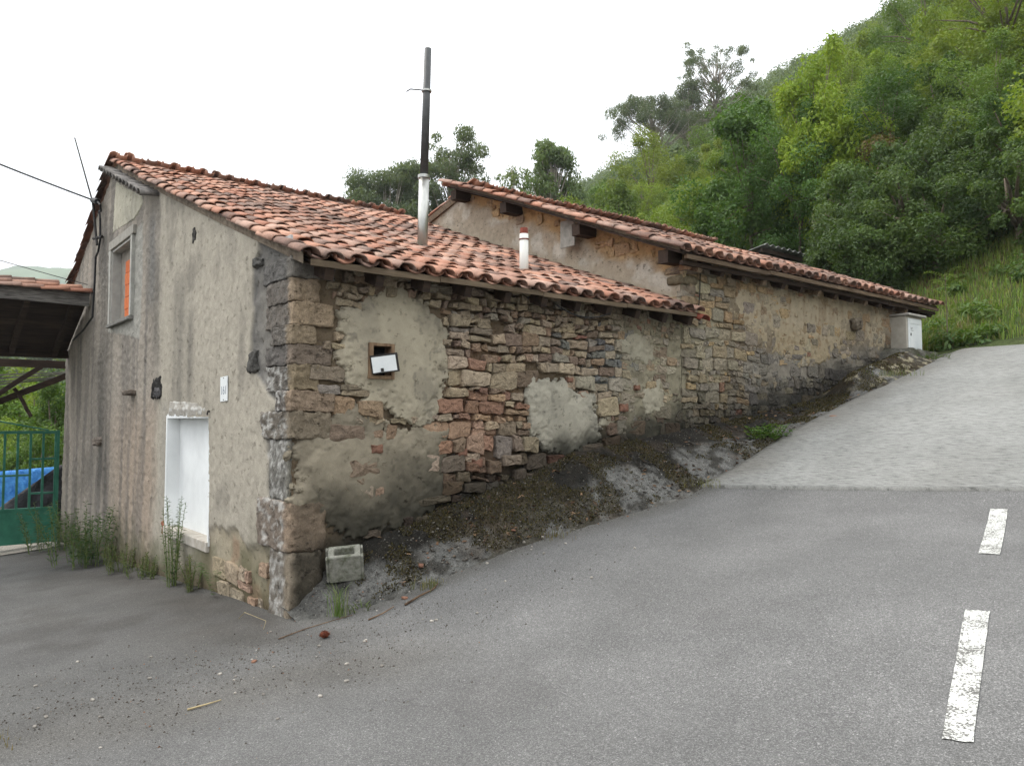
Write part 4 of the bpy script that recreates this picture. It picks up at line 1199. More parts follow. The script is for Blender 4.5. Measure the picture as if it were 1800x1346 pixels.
for k in range(4):
    xa = 5.3 + k * 1.95
    zk = float(roof2(xa + 1, Y0))
    MB().bar((xa, Y0 + .06, zk - .025 + .006 * (k % 2)), (xa + 1.94, Y0 + .06, zk - .025 - .006 * (k % 2)), .05, .055, seg=4, wob=.003).obj('fascia_board', M_wood, r2)
    MB().bar((xa, Y0 + .13, zk - .09), (xa + 1.94, Y0 + .13, zk - .088), .06, .055, seg=4, wob=.006).obj('eave_beam', M_darkwood, r2)
for k in range(15):
    xa = 5.7 + k * .52
    MB().bar((xa, Y0 + .14, zf - .16), (xa + .01, .7, zf - .16 + SLOPE2 * .91), .09, .11, seg=3, wob=.008).obj('rafter', M_wood if k % 3 == 0 else M_darkwood, r2)
MB().bar((X2 - .02, RIDGE2 + .1, float(roof2(6, RIDGE2 + .1)) - .06), (X2 - .02, 7.3, float(roof2(6, 7.3)) - .05), .05, .12).obj('verge_board', M_wood, r2)
# ------------------------------------------------------------------ white dashes on the asphalt
def dash(pts, label):
    pts = np.array(pts, float)      # four plan corners: near-left, near-right, far-right, far-left
    n, m = 24, 4
    V = []
    for i in range(n + 1):
        t = i / n
        a = pts[0] * (1 - t) + pts[3] * t; b_ = pts[1] * (1 - t) + pts[2] * t
        for j in range(m + 1):
            s = j / m; p = a * (1 - s) + b_ * s
            if j in (0, m): p = p + np.array([0, random.uniform(-.0015, .0015)])
            if i in (0, n): p = p + np.array([random.uniform(-.005, .005), 0])
            V.append((p[0], p[1], float(asphalt_z(np.array(p[0]), np.array(p[1]))) + .006))
    F = [(i * (m + 1) + j, i * (m + 1) + j + 1, (i + 1) * (m + 1) + j + 1, (i + 1) * (m + 1) + j) for i in range(n) for j in range(m)]
    tag(obj('road_dash', fastmesh('road_dash', np.array(V), np.array(F), True), M_paint), label, 'road marking', 'white dashes on the road')
dash([(.61, -5.27), (.64, -5.38), (1.99, -4.98), (1.97, -4.86)], 'long worn white dash on the asphalt nearest the viewer')
dash([(3.28, -4.46), (3.31, -4.59), (4.69, -4.19), (4.67, -4.06)], 'worn white dash just before the concrete road')

# ------------------------------------------------------------------ things on the walls
# number plate
y, z = 1.77, 2.10
pl_ = thing('house_number_plate', (-.03, y, z), 'small white house number plate beside the blocked doorway', 'sign')
Mx = Matrix.Translation((-.032, y, z)) @ Matrix.Rotation(-.03, 4, 'X')
MB().box(-.004, .004, -.115, .115, -.135, .135, Mx).obj('plate', M_whitepaint, pl_, bevel=.002)
cu = bpy.data.curves.new('digits', 'FONT'); cu.body = '161'; cu.size = .13; cu.align_x = 'CENTER'; cu.align_y = 'CENTER'; cu.extrude = .0006
tmp = bpy.data.objects.new('digits_tmp', cu); COL.objects.link(tmp)
bpy.context.view_layer.update()
me = bpy.data.meshes.new_from_object(tmp.evaluated_get(bpy.context.evaluated_depsgraph_get()))
bpy.data.objects.remove(tmp)
me.materials.clear()
Md = Mx @ Matrix(((0, 0, -1, -.0052), (-1, 0, 0, 0), (0, 1, 0, -.02), (0, 0, 0, 1)))
obj('digits', me, simple('faded_digits', lin(96, 104, 116), lin(150, 156, 164), 60), pl_, Md)
for dz in (.118, -.118):
    MB().tube([(-.0045, 0, dz), (-.009, 0, dz)], .006, 8, True).obj('screw', M_blackmetal, pl_, M=Mx)
# iron hook by the door lintel
tag(MB().tube([(-.0, 2.24, 1.86), (-.05, 2.24, 1.86), (-.06, 2.24, 1.82)], .012, 6).obj('iron_hook', M_blackmetal), 'small iron hook at the corner of the doorway lintel', 'hook')
# meter cabinet and its plinth
mc = thing('meter_cabinet', (12, -.15, 3.1), 'white meter cabinet on a cement plinth at the far end of the wall', 'cabinet')
MB().box(11.70, 12.34, -.30, .02, 3.06, 3.70).obj('body', simple('cabinet_cement', lin(158, 152, 140), lin(184, 178, 166), 5, bump=.3), mc, bevel=.012)
MB().box(11.66, 12.40, -.37, .02, 3.702, 3.745).obj('cap', simple('cabinet_cap', lin(146, 142, 134), lin(176, 172, 164), 6, bump=.3), mc, bevel=.012)
dr = MB().box(11.745, 12.30, -.318, -.302, 3.085, 3.66).obj('door', M_whitepaint, mc, bevel=.006)
MB().box(11.79, 12.26, -.326, -.3185, 3.11, 3.53).obj('panel', M_whitepaint, dr, bevel=.004)
MB().box(11.79, 12.26, -.324, -.3185, 3.56, 3.64).obj('panel', M_whitepaint, dr, bevel=.004)
MB().box(11.80, 11.825, -.335, -.3265, 3.33, 3.38).obj('lock', M_blackmetal, dr)
for k, (a, c_, zz_) in enumerate(((11.815, 11.90, 3.475), (11.815, 11.88, 3.455), (11.825, 11.92, 3.425))):
    MB().box(a, c_, -.3275, -.3262, zz_, zz_ + .009).obj('printed_line', simple('grey_print', lin(120, 120, 120), lin(140, 140, 140)), dr)
V, F = rock_geo(1.9, .95, .75, 402, 12, .05, 5)
V = V + np.array([12.15, -.02, 2.72])
c_ = mixc(np.tile(lin(104, 102, 94), (len(V), 1)), lin(58, 58, 40), sst(-.2, .3, fbm(V[:, 0] / .25, V[:, 1] / .25, V[:, 2] / .25, 4, 403)))
tag(obj('cement_plinth', fastmesh('cement_plinth', V, F, True, c_), M_apron), 'dark lumpy cement plinth under the white meter cabinet', 'plinth')
V, F = rock_geo(.26, .12, .10, 404, 5, .006, 8)
tag(obj('brick', fastmesh('brick', V, F, True, np.tile(lin(188, 74, 58), (len(V), 1))), M_stone, None, Matrix.Translation((11.25, -.52, 2.66)) @ Matrix.Rotation(.2, 4, 'Z')), 'red brick lying at the foot of the cement plinth', 'brick')
tag(MB().tube([(10.5, -.62, 2.62), (10.75, -.66, 2.65), (11.0, -.68, 2.68)], [.035, .045, .03], 8).obj('rotten_log', M_darkwood, smooth=True), 'short dark log beside the mossy bank', 'log')

# mast and cables
ms = thing('cable_mast', (-.1, 8.45, 4.9), 'thin iron mast bracketed to the gable with a cable insulator', 'mast')
MB().tube([(-.10, 8.35, 4.85), (-.14, 8.62, 5.71)], .022, 8).obj('post', M_blackmetal, ms)
MB().tube([(-.14, 8.60, 5.66), (-.34, 9.32, 7.0)], [.016, .012], 8).obj('rod', M_blackmetal, ms)
MB().tube([(-.05, 8.2, 4.98), (-.12, 8.55, 5.0)], .03, 6).obj('bracket', M_blackmetal, ms)
MB().tube([(-.14, 8.60, 5.70), (-.13, 8.25, 5.60)], .05, 8).obj('insulator', M_cable, ms)
MB().tube([(-.13, 8.25, 5.60), (-.12, 8.05, 5.50), (-.10, 8.1, 5.40), (-.09, 8.3, 5.45), (-.09, 8.2, 5.30), (-.07, 8.25, 4.95), (-.07, 8.4, 4.75), (-.07, 8.6, 4.68), (-.07, 8.64, 4.2), (-.07, 8.74, 3.62), (-.07, 9.6, 3.45), (-.07, 10.6, 3.35)], .018, 6).obj('down_lead', M_cable, ms)
def cable(name, a, b_, sag, r, label, n=24):
    a = Vector(a); b_ = Vector(b_); pts = []
    for i in range(n + 1):
        t = i / n; p = a.lerp(b_, t); p.z -= sag * 4 * t * (1 - t); pts.append(p)
    tag(MB().tube(pts, r, 6).obj(name, M_cable), label, 'cable')
def px_dir(x, y):
    pt = math.atan(67 / 1350)
    Fv = np.array([F0[0] * math.cos(pt), F0[1] * math.cos(pt), math.sin(pt)]); Uv = np.array([-F0[0] * math.sin(pt), -F0[1] * math.sin(pt), math.cos(pt)])
    return Fv + RT * (x - 900) / 1350 - Uv * (y - 673) / 1350
cable('overhead_cable', (-.14, 8.62, 5.71), (-9.0, 12.3, 9.9), .25, .016, 'black overhead cable running from the mast off to the left')
cable('thin_cable', (-.1, 9.1, 4.25), (-9.0, 11.2, 7.3), .25, .007, 'thin cable above the lean-to roof')
cable('eave_cable', (3.0, -.25, 3.08), (3.9, -.25, 3.06), .10, .008, 'loose cable sagging under the lower eave')

# ------------------------------------------------------------------ lean-to on the left, broken truss, gate, tarps
ls = thing('lean_to_shed', (-2, 10.4, -.8), 'lean-to roof with orange tiles and a grey board against the gable', 'shed')
MB().bar((-.03, 9.30, 4.00), (-4.2, 9.30, 4.06), .05, .24, seg=6, wob=.006).obj('fascia_board', M_greywood, ls)
sl = (3.22 - 4.12) / 2.25
for k in range(9):
    ya = 9.33 + k * .25; yb = ya + .247
    za, zc = 4.08 + sl * (ya - 9.3), 4.08 + sl * (yb - 9.3)
    MB().add([(-4.2, ya, za), (-.03, ya, za), (-.03, yb, zc), (-4.2, yb, zc), (-4.2, ya, za + .03), (-.03, ya, za + .03), (-.03, yb, zc + .03), (-4.2, yb, zc + .03)], [(0, 3, 2, 1), (4, 5, 6, 7), (0, 1, 5, 4), (1, 2, 6, 5), (2, 3, 7, 6), (3, 0, 4, 7)]).obj('roof_plank', M_darkwood, ls)
for k in range(6):
    x = -.25 - k * .75
    MB().bar((x, 9.33, 4.0), (x, 11.55, 4.0 + sl * 2.22), .09, .14, seg=3, wob=.01).obj('rafter', M_darkwood, ls)
MB().bar((-4.2, 11.5, 3.1), (-.0, 11.5, 3.12), .12, .16, seg=5, wob=.01).obj('beam', M_darkwood, ls)
MB().bar((-4.0, 9.6, -.9), (-4.0, 9.6, 3.9), .16, .16).obj('post', M_darkwood, ls)
rt = random.Random(4)
for row, (y, z, n) in enumerate(((9.25, 4.125, 11), (9.42, 4.19, 11), (9.60, 4.25, 10), (9.82, 4.22, 10))):
    for k in range(n):
        x = -.42 - k * .37 - row * .12 - rt.uniform(0, .03) - (.25 if row > 1 else 0)
        V, F = tile_geo(500 + row * 20 + k, .46, .22, .18, .085)
        obj('tile', fastmesh('tile', V, F, True), M_tile, ls, Matrix.Translation((x + .42, y + rt.uniform(-.02, .02), z + .015 * row)) @ Matrix.Rotation(math.pi / 2, 4, 'Z') @ Matrix.Rotation(-.04 + rt.uniform(-.03, .03), 4, 'X'))
bt = thing('broken_truss', (-1, 12.6, -.9), 'dark broken roof truss behind the gate', 'truss')
for (a, b_, w_, h_) in (((-4, 12.6, 2.98), (.5, 12.6, 2.97), .16, .17), ((-1.9, 12.7, 1.75), (.5, 12.7, 2.92), .13, .16), ((-1.6, 12.5, 1.9), (-.35, 12.5, 2.92), .10, .12), ((-.82, 12.62, 2.45), (-.48, 12.62, 1.85), .07, .07), ((-4, 12.6, -1), (-4, 12.6, 2.95), .15, .15), ((.4, 12.6, -1), (.4, 12.6, 2.95), .15, .15)):
    MB().bar(a, b_, w_, h_, up=(0, 1, 0), seg=4, wob=.012).obj('beam', M_darkwood, bt)
for k in range(4):
    MB().bar((-2.2 + .1 * k, 12.9 + .1 * k, 2.3 + .12 * k), (.4, 12.95 + .1 * k, 2.78 + .03 * k), .12, .03, seg=4, wob=.02).obj('fallen_plank', M_greywood, bt)
gt = thing('iron_gate', (-1.5, 11.95, -.8), 'green painted iron gate with bars over a solid lower panel', 'gate')
gz = -.76
MB().box(-3.0, -.09, 11.93, 11.96, gz, -.08).obj('lower_panel', M_gate, gt, bevel=.004)
MB().box(-3.0, -.09, 11.915, 11.975, 1.49, 1.55).obj('rail', M_gate, gt)
MB().box(-3.0, -.09, 11.915, 11.975, -.08, -.03).obj('rail', M_gate, gt)
MB().box(-.55, -.09, 11.92, 11.97, .95, .99).obj('rail', M_gate, gt)
MB().box(-.55, -.09, 11.92, 11.97, .24, .28).obj('rail', M_gate, gt)
MB().box(-3.0, -.55, 11.92, 11.97, .62, .66).obj('rail', M_gate, gt)
MB().tube([(-.25, 11.945, 1.56), (-1.1, 11.945, 1.74), (-2.0, 11.945, 1.86)], .016, 6).obj('arch_bar', M_gate, gt)
for k in range(13):
    x = -.115 - k * .225
    MB().box(x - .022, x + .022, 11.93, 11.96, -.03, 1.49).obj('bar', M_gate, gt)
MB().box(-.10, -.05, 11.9, 11.99, gz, 1.56).obj('hinge_post', M_gate, gt)
def cloth(name, x0, x1, y, z0, topf, mat, label, seed):
    xs_ = np.linspace(x0, x1, 40); zs_ = np.linspace(0, 1, 24)
    X, K = np.meshgrid(xs_, zs_); Z = z0 + (topf(X) - z0) * K
    Y = y + .5 * (1 - K) * -1 + .09 * fbm(X / .25, Z / .3, 0, 3, seed)
    V = np.stack([X, Y, Z], -1).reshape(-1, 3); i = np.arange(23)[:, None] * 40 + np.arange(39)[None, :]
    o = obj(name, fastmesh(name, V, np.stack([i, i + 1, i + 41, i + 40], -1).reshape(-1, 4), True), mat)
    md = o.modifiers.new('thick', 'SOLIDIFY'); md.thickness = .01
    tag(o, label, 'tarp')
cloth('blue_tarp', -1.1, .6, 14.3, -1.2, lambda X: .60 + .06 * (X + 1) + 0 * X, M_tarpblue, 'blue tarpaulin behind the green gate', 5)
cloth('black_tarp', -1.3, .9, 13.6, -1.2, lambda X: np.clip(-.22 + (X + 1.0) * .80, -1.0, .75), M_tarpblack, 'black sheeting draped over a heap by the gate', 6)
tag(MB().box(-.98, -.93, 13.9, 13.95, -1.3, .62).obj('white_stake', M_pvc), 'pale stake behind the gate beside the blue tarpaulin', 'stake')

# corrugated shed roof on the slope behind the upper barn
cs = thing('corrugated_shed', (19, 6.5, 4.5), 'small shed with a corrugated sheet roof half hidden behind the barn', 'shed')
xs_ = np.arange(16.7, 21.6, .03); ys_ = np.linspace(5.85, 8.4, 6)
X, Y = np.meshgrid(xs_, ys_); Z = 6.90 + .022 * np.sin(X * 2 * math.pi / .3) * 1.6 - .18 * (Y - 5.85)
V = np.stack([X, Y, Z], -1).reshape(-1, 3); n = len(xs_); i = np.arange(5)[:, None] * n + np.arange(n - 1)[None, :]
so = obj('roof_sheet', fastmesh('roof_sheet', V, np.stack([i, i + 1, i + 1 + n, i + n], -1).reshape(-1, 4), True), M_zinc, cs)
so.modifiers.new('thick', 'SOLIDIFY').thickness = .02
MB().box(16.8, 21.5, 6.0, 8.2, 3.5, 6.42).obj('wall', M_darkwood, cs)
MB().box(16.7, 21.6, 5.92, 5.97, 6.66, 6.78).obj('fascia_board', M_darkwood, cs)

# ------------------------------------------------------------------ hollow concrete block by the corner
cbx, cby = .47, -.15
cb = thing('concrete_block', (cbx, cby, float(apron_z(np.array(cbx), np.array(cby)))), 'mossy hollow concrete block standing on end near the house corner', 'block')
zb = float(apron_z(np.array(cbx), np.array(cby))) - .02
Mb = Matrix.Translation((cbx, cby, zb)) @ Matrix.Rotation(math.radians(-27), 4, 'Z') @ Matrix.Rotation(math.radians(-4), 4, 'Y') @ Matrix.Rotation(math.radians(24), 4, 'X')
b = MB(); W_, D_, H_ = .29, .19, .27
V = []; F = []
def rect(a, d_, z_): return [(-a, -d_, z_), (a, -d_, z_), (a, d_, z_), (-a, d_, z_)]
b.add(rect(W_ / 2, D_ / 2, 0) + rect(W_ / 2, D_ / 2, H_) + rect(W_ / 2 - .055, D_ / 2 - .042, H_) + rect(W_ / 2 - .065, D_ / 2 - .05, .02),
      [(0, 3, 2, 1)] + [(k, (k + 1) % 4, 4 + (k + 1) % 4, 4 + k) for k in range(4)] + [(4 + k, 4 + (k + 1) % 4, 8 + (k + 1) % 4, 8 + k) for k in range(4)] + [(8 + k, 8 + (k + 1) % 4, 12 + (k + 1) % 4, 12 + k) for k in range(4)] + [(12, 13, 14, 15)])
t = NT('mossy_concrete_block'); p = t.pos()
cc_ = t.ramp(t.noise(p, 22, 6, .7), [(.3, lin(124, 123, 112)), (.7, lin(166, 165, 154))])
cc_ = t.mix(cc_, lin(66, 72, 42), t.ramp(t.noise(p, 9, 6, .7), [(.46, 0.0), (.66, .8)]))
M_cblock = t.done(cc_, .95, t.bump(t.noise(p, 110, 4, .7), 1.0, .012), 0, .1)
b.obj('shell', M_cblock, cb, M=Mb, bevel=.012)
for sx_ in (-1, 1):
    for ya in (-D_ / 2, D_ / 2 - .05):
        xa = W_ / 2 if sx_ > 0 else -W_ / 2 - .022
        MB().box(xa, xa + .022, ya, ya + .05, .01, H_ - .01).obj('end_rib', M_cblock, cb, M=Mb, bevel=.008)
# ------------------------------------------------------------------ vegetation
def cam2w(Xc, Zc):
    return np.array([EYE[0] + Xc * RT[0] + Zc * F0[0], EYE[1] + Xc * RT[1] + Zc * F0[1]])

def leaves_from(C, Rr, counts, ll, lw, rng, base, hue=.25, val=.35, droop=0.0, shell=.6, upb=.35):
    """diamond leaves spread through ellipsoid clumps"""
    Cs = np.repeat(np.asarray(C, float), counts, axis=0); Rs = np.repeat(np.asarray(Rr, float), counts, axis=0)
    n = len(Cs)
    d = rng.normal(size=(n, 3)); d /= np.linalg.norm(d, axis=1)[:, None]
    u = rng.random(n) ** (1 / 3.0); u = u * (1 - shell) + shell * (1 - .35 * rng.random(n) ** 2)
    u *= 1 + .18 * rng.normal(size=n)
    P = Cs + d * u[:, None] * Rs
    nr = d * .8 + rng.normal(size=(n, 3)) * .6 + np.array([0, 0, upb]); nr /= np.linalg.norm(nr, axis=1)[:, None]
    a = rng.normal(size=(n, 3)); a[:, 2] -= droop * 2.0
    a -= nr * (a * nr).sum(1)[:, None]; a /= np.linalg.norm(a, axis=1)[:, None]
    b_ = np.cross(nr, a)
    L = ll * (.6 + .8 * rng.random(n))[:, None]; Wd = lw * (.6 + .8 * rng.random(n))[:, None]
    V = np.stack([P - a * L * .5, P + b_ * Wd * .5 - a * L * .05 + nr * Wd * .12, P + a * L * .5, P - b_ * Wd * .5 - a * L * .05 + nr * Wd * .12], 1).reshape(-1, 3)
    F = np.arange(4 * n).reshape(-1, 4)
    cl = np.repeat(rng.random(len(C)), counts)
    k = (1 - val / 2 + val * (.6 * rng.random(n) + .4 * cl))[:, None]
    h = (rng.random(n) * .7 + cl * .3 - .5)[:, None] * hue
    col = np.asarray(base)[None, :] * k * (1 + h * np.array([1.3, .35, -.4]))
    return V, F, np.repeat(np.clip(col, 0.003, 1), 4, axis=0)

def limb_mesh(name, trunk, limbs):
    b_ = MB()
    b_.tube(trunk[0], trunk[1], 9)
    for p, r in limbs: b_.tube(p, r, 6)
    return b_.me(name, True)

def broadleaf(seed, R=2.2, H=4.6, nc=44, per=430, ll=.17, lw=.10, base=(.142, .21, .046), cr=.55, squash=.85):
    rng = np.random.default_rng(seed); rd = random.Random(seed)
    C = []
    for i in range(nc):
        d = rng.normal(size=3); d /= np.linalg.norm(d)
        d[2] = d[2] * squash
        k = rng.uniform(.45, 1.05); zf_ = H * .48 + d[2] * H * .46 * k
        # leaders and drooping side sprays break the outline
        nar = 1.0 - .45 * np.clip((zf_ / H - .55) / .45, 0, 1)
        C.append(np.array([d[0] * R * k * nar, d[1] * R * k * nar, zf_]))
    for i in range(7):
        a_ = rng.uniform(0, 6.28); q_ = rng.uniform(.1, .75)
        C[i] = np.array([math.cos(a_) * R * q_, math.sin(a_) * R * q_, H * rng.uniform(.88, 1.12) * (1.05 - .35 * q_)])
    C = np.array(C); Rr = cr * rng.uniform(.5, 1.3, size=(nc, 1)) * np.stack([rng.uniform(.7, 1.2, nc), rng.uniform(.7, 1.2, nc), rng.uniform(.55, 1.3, nc)], -1) * R / 2.2
    V, F, col = leaves_from(C, Rr, np.full(nc, per), ll, lw, rng, base)
    V[:, 2] = np.maximum(V[:, 2], .05)
    crown = fastmesh('crown', V, F, False, col); crown.materials.append(M_leaf)
    tp = [(0, 0, -.6), (rd.uniform(-.1, .1), rd.uniform(-.1, .1), H * .25), (rd.uniform(-.2, .2), rd.uniform(-.2, .2), H * .55), (rd.uniform(-.2, .2), rd.uniform(-.2, .2), H * .85)]
    limbs = []
    for c in C[:14]:
        s = Vector(tp[1]).lerp(Vector(tp[2]), rd.random()); e = Vector(c); m = s.lerp(e, .5) + Vector((0, 0, .15))
        limbs.append(([s, m, e], [.05, .03, .012]))
    tr = limb_mesh('trunk', (tp, [.07, .055, .04, .012]), limbs); tr.materials.append(M_bark)
    return crown, tr

def place(name, crown, tr, loc, rot, sc, color, label, cat, group=None):
    e = bpy.data.objects.new(name, None); COL.objects.link(e)
    e.location = loc; e.rotation_euler = (0, 0, rot); e.scale = sc if hasattr(sc, '__len__') else (sc, sc, sc)
    tag(e, label, cat, group)
    for nm, me_ in (('crown', crown), ('trunk', tr)):
        if me_ is None: continue
        o = bpy.data.objects.new(nm, me_); COL.objects.link(o); o.parent = e; o.color = (*color, 1)
    return e

BL = [broadleaf(100 + k, R=2.2 + .2 * (k % 3), H=4.6 + .8 * (k % 3), ll=.115 + .025 * (k % 2), lw=.064 + .014 * (k % 2)) for k in range(5)]
SH = [broadleaf(200 + k, R=1.5, H=2.0, nc=24, per=420, ll=.10, lw=.04, base=(.085, .135, .045), cr=.5, squash=.7) for k in range(3)]

def euc(seed, clumps, trunk, limbs, per, ll=.30, lw=.10, base=(.14, .17, .095)):
    rng = np.random.default_rng(seed)
    C = np.array([c[:3] for c in clumps], float); Rr = np.array([[c[3], c[3], c[3] * .8] for c in clumps])
    cnt = np.array([max(20, int(per * c[3] ** 2)) for c in clumps])
    V, F, col = leaves_from(C, Rr, cnt, ll, lw, rng, base, .2, .3, .9, .25, .0)
    crown = fastmesh('crown', V, F, False, col); crown.materials.append(M_leaf)
    tr = limb_mesh('trunk', trunk, limbs); tr.materials.append(M_bark_pale)
    return crown, tr

ROTC = -math.atan2(F0[0], F0[1])       # local x = picture right at this spot, y = away
def euc_tree(label, px, Zc, topy, spread, seed, dens, shape, group='eucalyptus trees behind the roofs', lean=0.0, per=430, nclump=46, tint=(1, 1, 1), base_off=0, trunks=2):
    rd = random.Random(seed)
    p = cam2w((px - 900) / 1350 * Zc, Zc); gz_ = float(T(p[0], p[1])); top = 1.75 + (740 - topy) / 1350 * Zc
    H = top - gz_
    cl = []
    limbs = []
    mains = []
    for k in range(trunks):
        dx = rd.uniform(-.3, .3) * spread * .6 if k else 0
        mains.append([Vector((dx * .2, 0, -1)), Vector((dx * .4 + lean * .15, 0, H * .35)), Vector((dx * .8 + lean * .5, rd.uniform(-.5, .5), H * .7)), Vector((dx + lean, rd.uniform(-.5, .5), H * .97))])
    for i in range(nclump):
        t = rd.random() ** .8
        zz_, half = shape(t)
        a = rd.uniform(-1, 1); dd = rd.uniform(-1, 1)
        x_ = a * half * spread + lean * (zz_ ** 1.3); y_ = dd * half * spread * .8
        r_ = rd.uniform(.55, 1.15) * dens
        cl.append((x_, y_, zz_ * H, r_))
        mt = mains[i % trunks]
        s = mt[1].lerp(mt[3], min(1, max(0, (zz_ - .60) * 1.45)))
        e = Vector((x_, y_, zz_ * H)); limbs.append(([s, s.lerp(e, .5) + Vector((0, 0, -.2)), e], [.07, .045, .015]))
    for mt in mains[1:]: limbs.append((mt, [.18, .14, .09, .03]))
    cr, tr = euc(seed, cl, (mains[0], [.24 * H / 17, .17 * H / 17, .11 * H / 17, .02]), limbs, per)
    return place('eucalyptus_tree', cr, tr, (p[0], p[1], gz_), ROTC, 1.0, tint, label, 'tree', group)

euc_tree('rounded grey-green eucalyptus, leftmost of those rising behind the lower roof', 672, 60, 285, 4.8, 1, .95, lambda t: (.42 + .55 * t, 1 - .62 * t), nclump=95, tint=(.92, .95, .95))
euc_tree('small eucalyptus at the left foot of the clump behind the lower roof', 628, 62, 318, 2.2, 11, 1.0, lambda t: (.5 + .45 * t, 1 - .6 * t), nclump=30, tint=(.92, .95, .95), trunks=1)
euc_tree('tall eucalyptus behind the flue pipe with an open drooping crown', 800, 60, 228, 3.3, 2, .8, lambda t: (.30 + .68 * t, 1 - .35 * t), nclump=90, tint=(.9, .93, .95))
euc_tree('eucalyptus filling the gap just left of the flue pipe', 728, 61, 268, 2.4, 12, 1.05, lambda t: (.35 + .6 * t, 1 - .5 * t), nclump=40, tint=(.9, .93, .95))
euc_tree('thin sparse young tree between the two ridges', 900, 52, 275, 1.5, 3, .55, lambda t: (.45 + .5 * t, 1 - .4 * t), nclump=22, per=380, tint=(1.1, 1.15, .95), trunks=1)
euc_tree('upright feathery tree above the barn roof', 972, 50, 236, 3.3, 4, .62, lambda t: (.10 + .86 * t, 1 - .8 * t ** 1.4), nclump=120, tint=(1.0, 1.12, .9))
euc_tree('tallest eucalyptus on the skyline with airy clumps and bare stems', 1262, 100, 66, 6.0, 5, .68, lambda t: (.28 + .70 * t, 1 - .35 * t), nclump=125, per=330, tint=(.85, .88, .9), trunks=3)
euc_tree('eucalyptus with an arching flat crown leaning out to the left on the skyline', 1172, 96, 160, 6.2, 6, .95, lambda t: (.62 + .34 * t, 1.15 - .75 * t), lean=-2.6, nclump=80, per=330, tint=(.85, .88, .9))
euc_tree('eucalyptus standing between the tallest one and the arching one', 1215, 98, 128, 2.2, 7, 1.0, lambda t: (.40 + .55 * t, 1 - .5 * t), nclump=44, per=300, tint=(.85, .88, .9))

# the wood on the slope
rd = random.Random(77)
KIND = [
    ('broadleaf_tree', 'bright yellow-green broadleaf tree in the wood on the hillside', 'sunlit trees on the hillside'),
    ('broadleaf_tree', 'mid-green leafy tree in the wood on the hillside', 'green trees on the hillside'),
    ('dark_tree', 'deep green tree in the wood on the hillside', 'dark trees on the hillside'),
    ('hillside_shrub', 'fine-leaved dark shrub at the foot of the wooded hillside', 'shrubs at the foot of the hill')]
def blocked(x, y):
    return (-.6 < x < 14.2 and -9 < y < 8.6) or (16 < x < 22 and 4.6 < y < 9) or (x < 5)
n_near = 0
Z_ = 19.0
while Z_ < 62:
    stepx = 1.9 + Z_ * .035
    X_ = -.28 * Z_
    while X_ < .80 * Z_:
        x_ = X_ + rd.uniform(-.5, .5) * stepx; z_ = Z_ + rd.uniform(-.5, .5) * stepx
        p = cam2w(x_, z_); g_ = float(T(p[0], p[1])); pxx = 900 + 1350 * x_ / z_; pyy = 740 - (g_ - 1.75) / z_ * 1350
        X_ += stepx
        if blocked(p[0], p[1]): continue
        if 1315 < pxx < 1510 and z_ < 27: continue                  # the shed stands in the clear here
        if pyy > 440 and pxx > 1540 + (440 - min(pyy, 520)) * .6: continue                       # the open grass bank
        if pxx < 980 and z_ < 26: continue
        low = pyy > 400
        if pxx < 1320: kd = 0 if rd.random() < .78 else 1
        elif low and pxx > 1420: kd = 3 if rd.random() < .7 else 2
        elif low: kd = 2 if rd.random() < .6 else 1
        else: kd = rd.choices([0, 1, 2], [.45, .4, .15])[0]
        if abs(pxx - 1440) < 40 and 300 < pyy < 420: kd = 0
        nm, lb, gp = KIND[kd]
        if kd == 3:
            cr, tr = rd.choice(SH); sc = rd.uniform(.9, 1.5); colr = (.75 + rd.uniform(-.15, .2), .85 + rd.uniform(-.12, .15), .8)
        else:
            cr, tr = rd.choice(BL); sc = rd.uniform(.5, 1.15) * (1 + (z_ - 19) * .005)
            if pxx < 1300 and z_ < 40: sc *= .8
            f = {0: (1.25, 1.12, .8), 1: (.85, .9, .85), 2: (.48, .6, .62)}[kd]; k_ = rd.uniform(.85, 1.18)
            colr = (f[0] * k_ * rd.uniform(.92, 1.08), f[1] * k_, f[2] * k_)
        zone = ('close above the barn roof' if pyy > 330 and pxx < 1330 and z_ < 33 else 'well behind the barn ridge' if pyy > 330 and pxx < 1330 else 'below the skyline eucalyptuses' if pxx < 1330 else 'at the slope foot above the grass bank' if pyy > 330 else 'at the right edge of the picture' if pxx > 1700 else 'high on the slope to the right' if pyy < 200 else 'half way up the slope')
        lb = lb.replace('in the wood on the hillside', 'in the wood ' + zone).replace('low in the wood', 'in the wood').replace('at the foot of the wooded hillside', zone)
        gp = gp + ', ' + zone
        place(nm, cr, tr, (p[0], p[1], g_ - .2), rd.uniform(0, 6.28), (sc, sc, sc * rd.uniform(.85, 1.15)), colr, lb, 'shrub' if kd == 3 else 'tree', gp)
        n_near += 1
    Z_ += stepx * .92
# thick scrub where wood and grass bank meet
for k in range(64):
    z_ = rd.uniform(16.8, 25.5); pxx = rd.uniform(1480, 1830); x_ = (pxx - 900) / 1350 * z_
    p = cam2w(x_, z_); g_ = float(T(p[0], p[1])); pyy = 740 - (g_ - 1.75) / z_ * 1350
    if blocked(p[0], p[1]) or pyy > (545 if pxx < 1625 else 495 - max(0, pxx - 1625) * .38): continue
    cr, tr = rd.choice(SH); sc = rd.uniform(.8, 1.35); kk = rd.uniform(.7, 1.05)
    place('hillside_shrub', cr, tr, (p[0], p[1], g_ - .15), rd.uniform(0, 6.28), (sc, sc, sc * rd.uniform(.8, 1.2)), (kk, kk, .85 * kk), 'dense dark scrub bush along the top of the grass bank', 'shrub', 'scrub along the top of the grass bank')
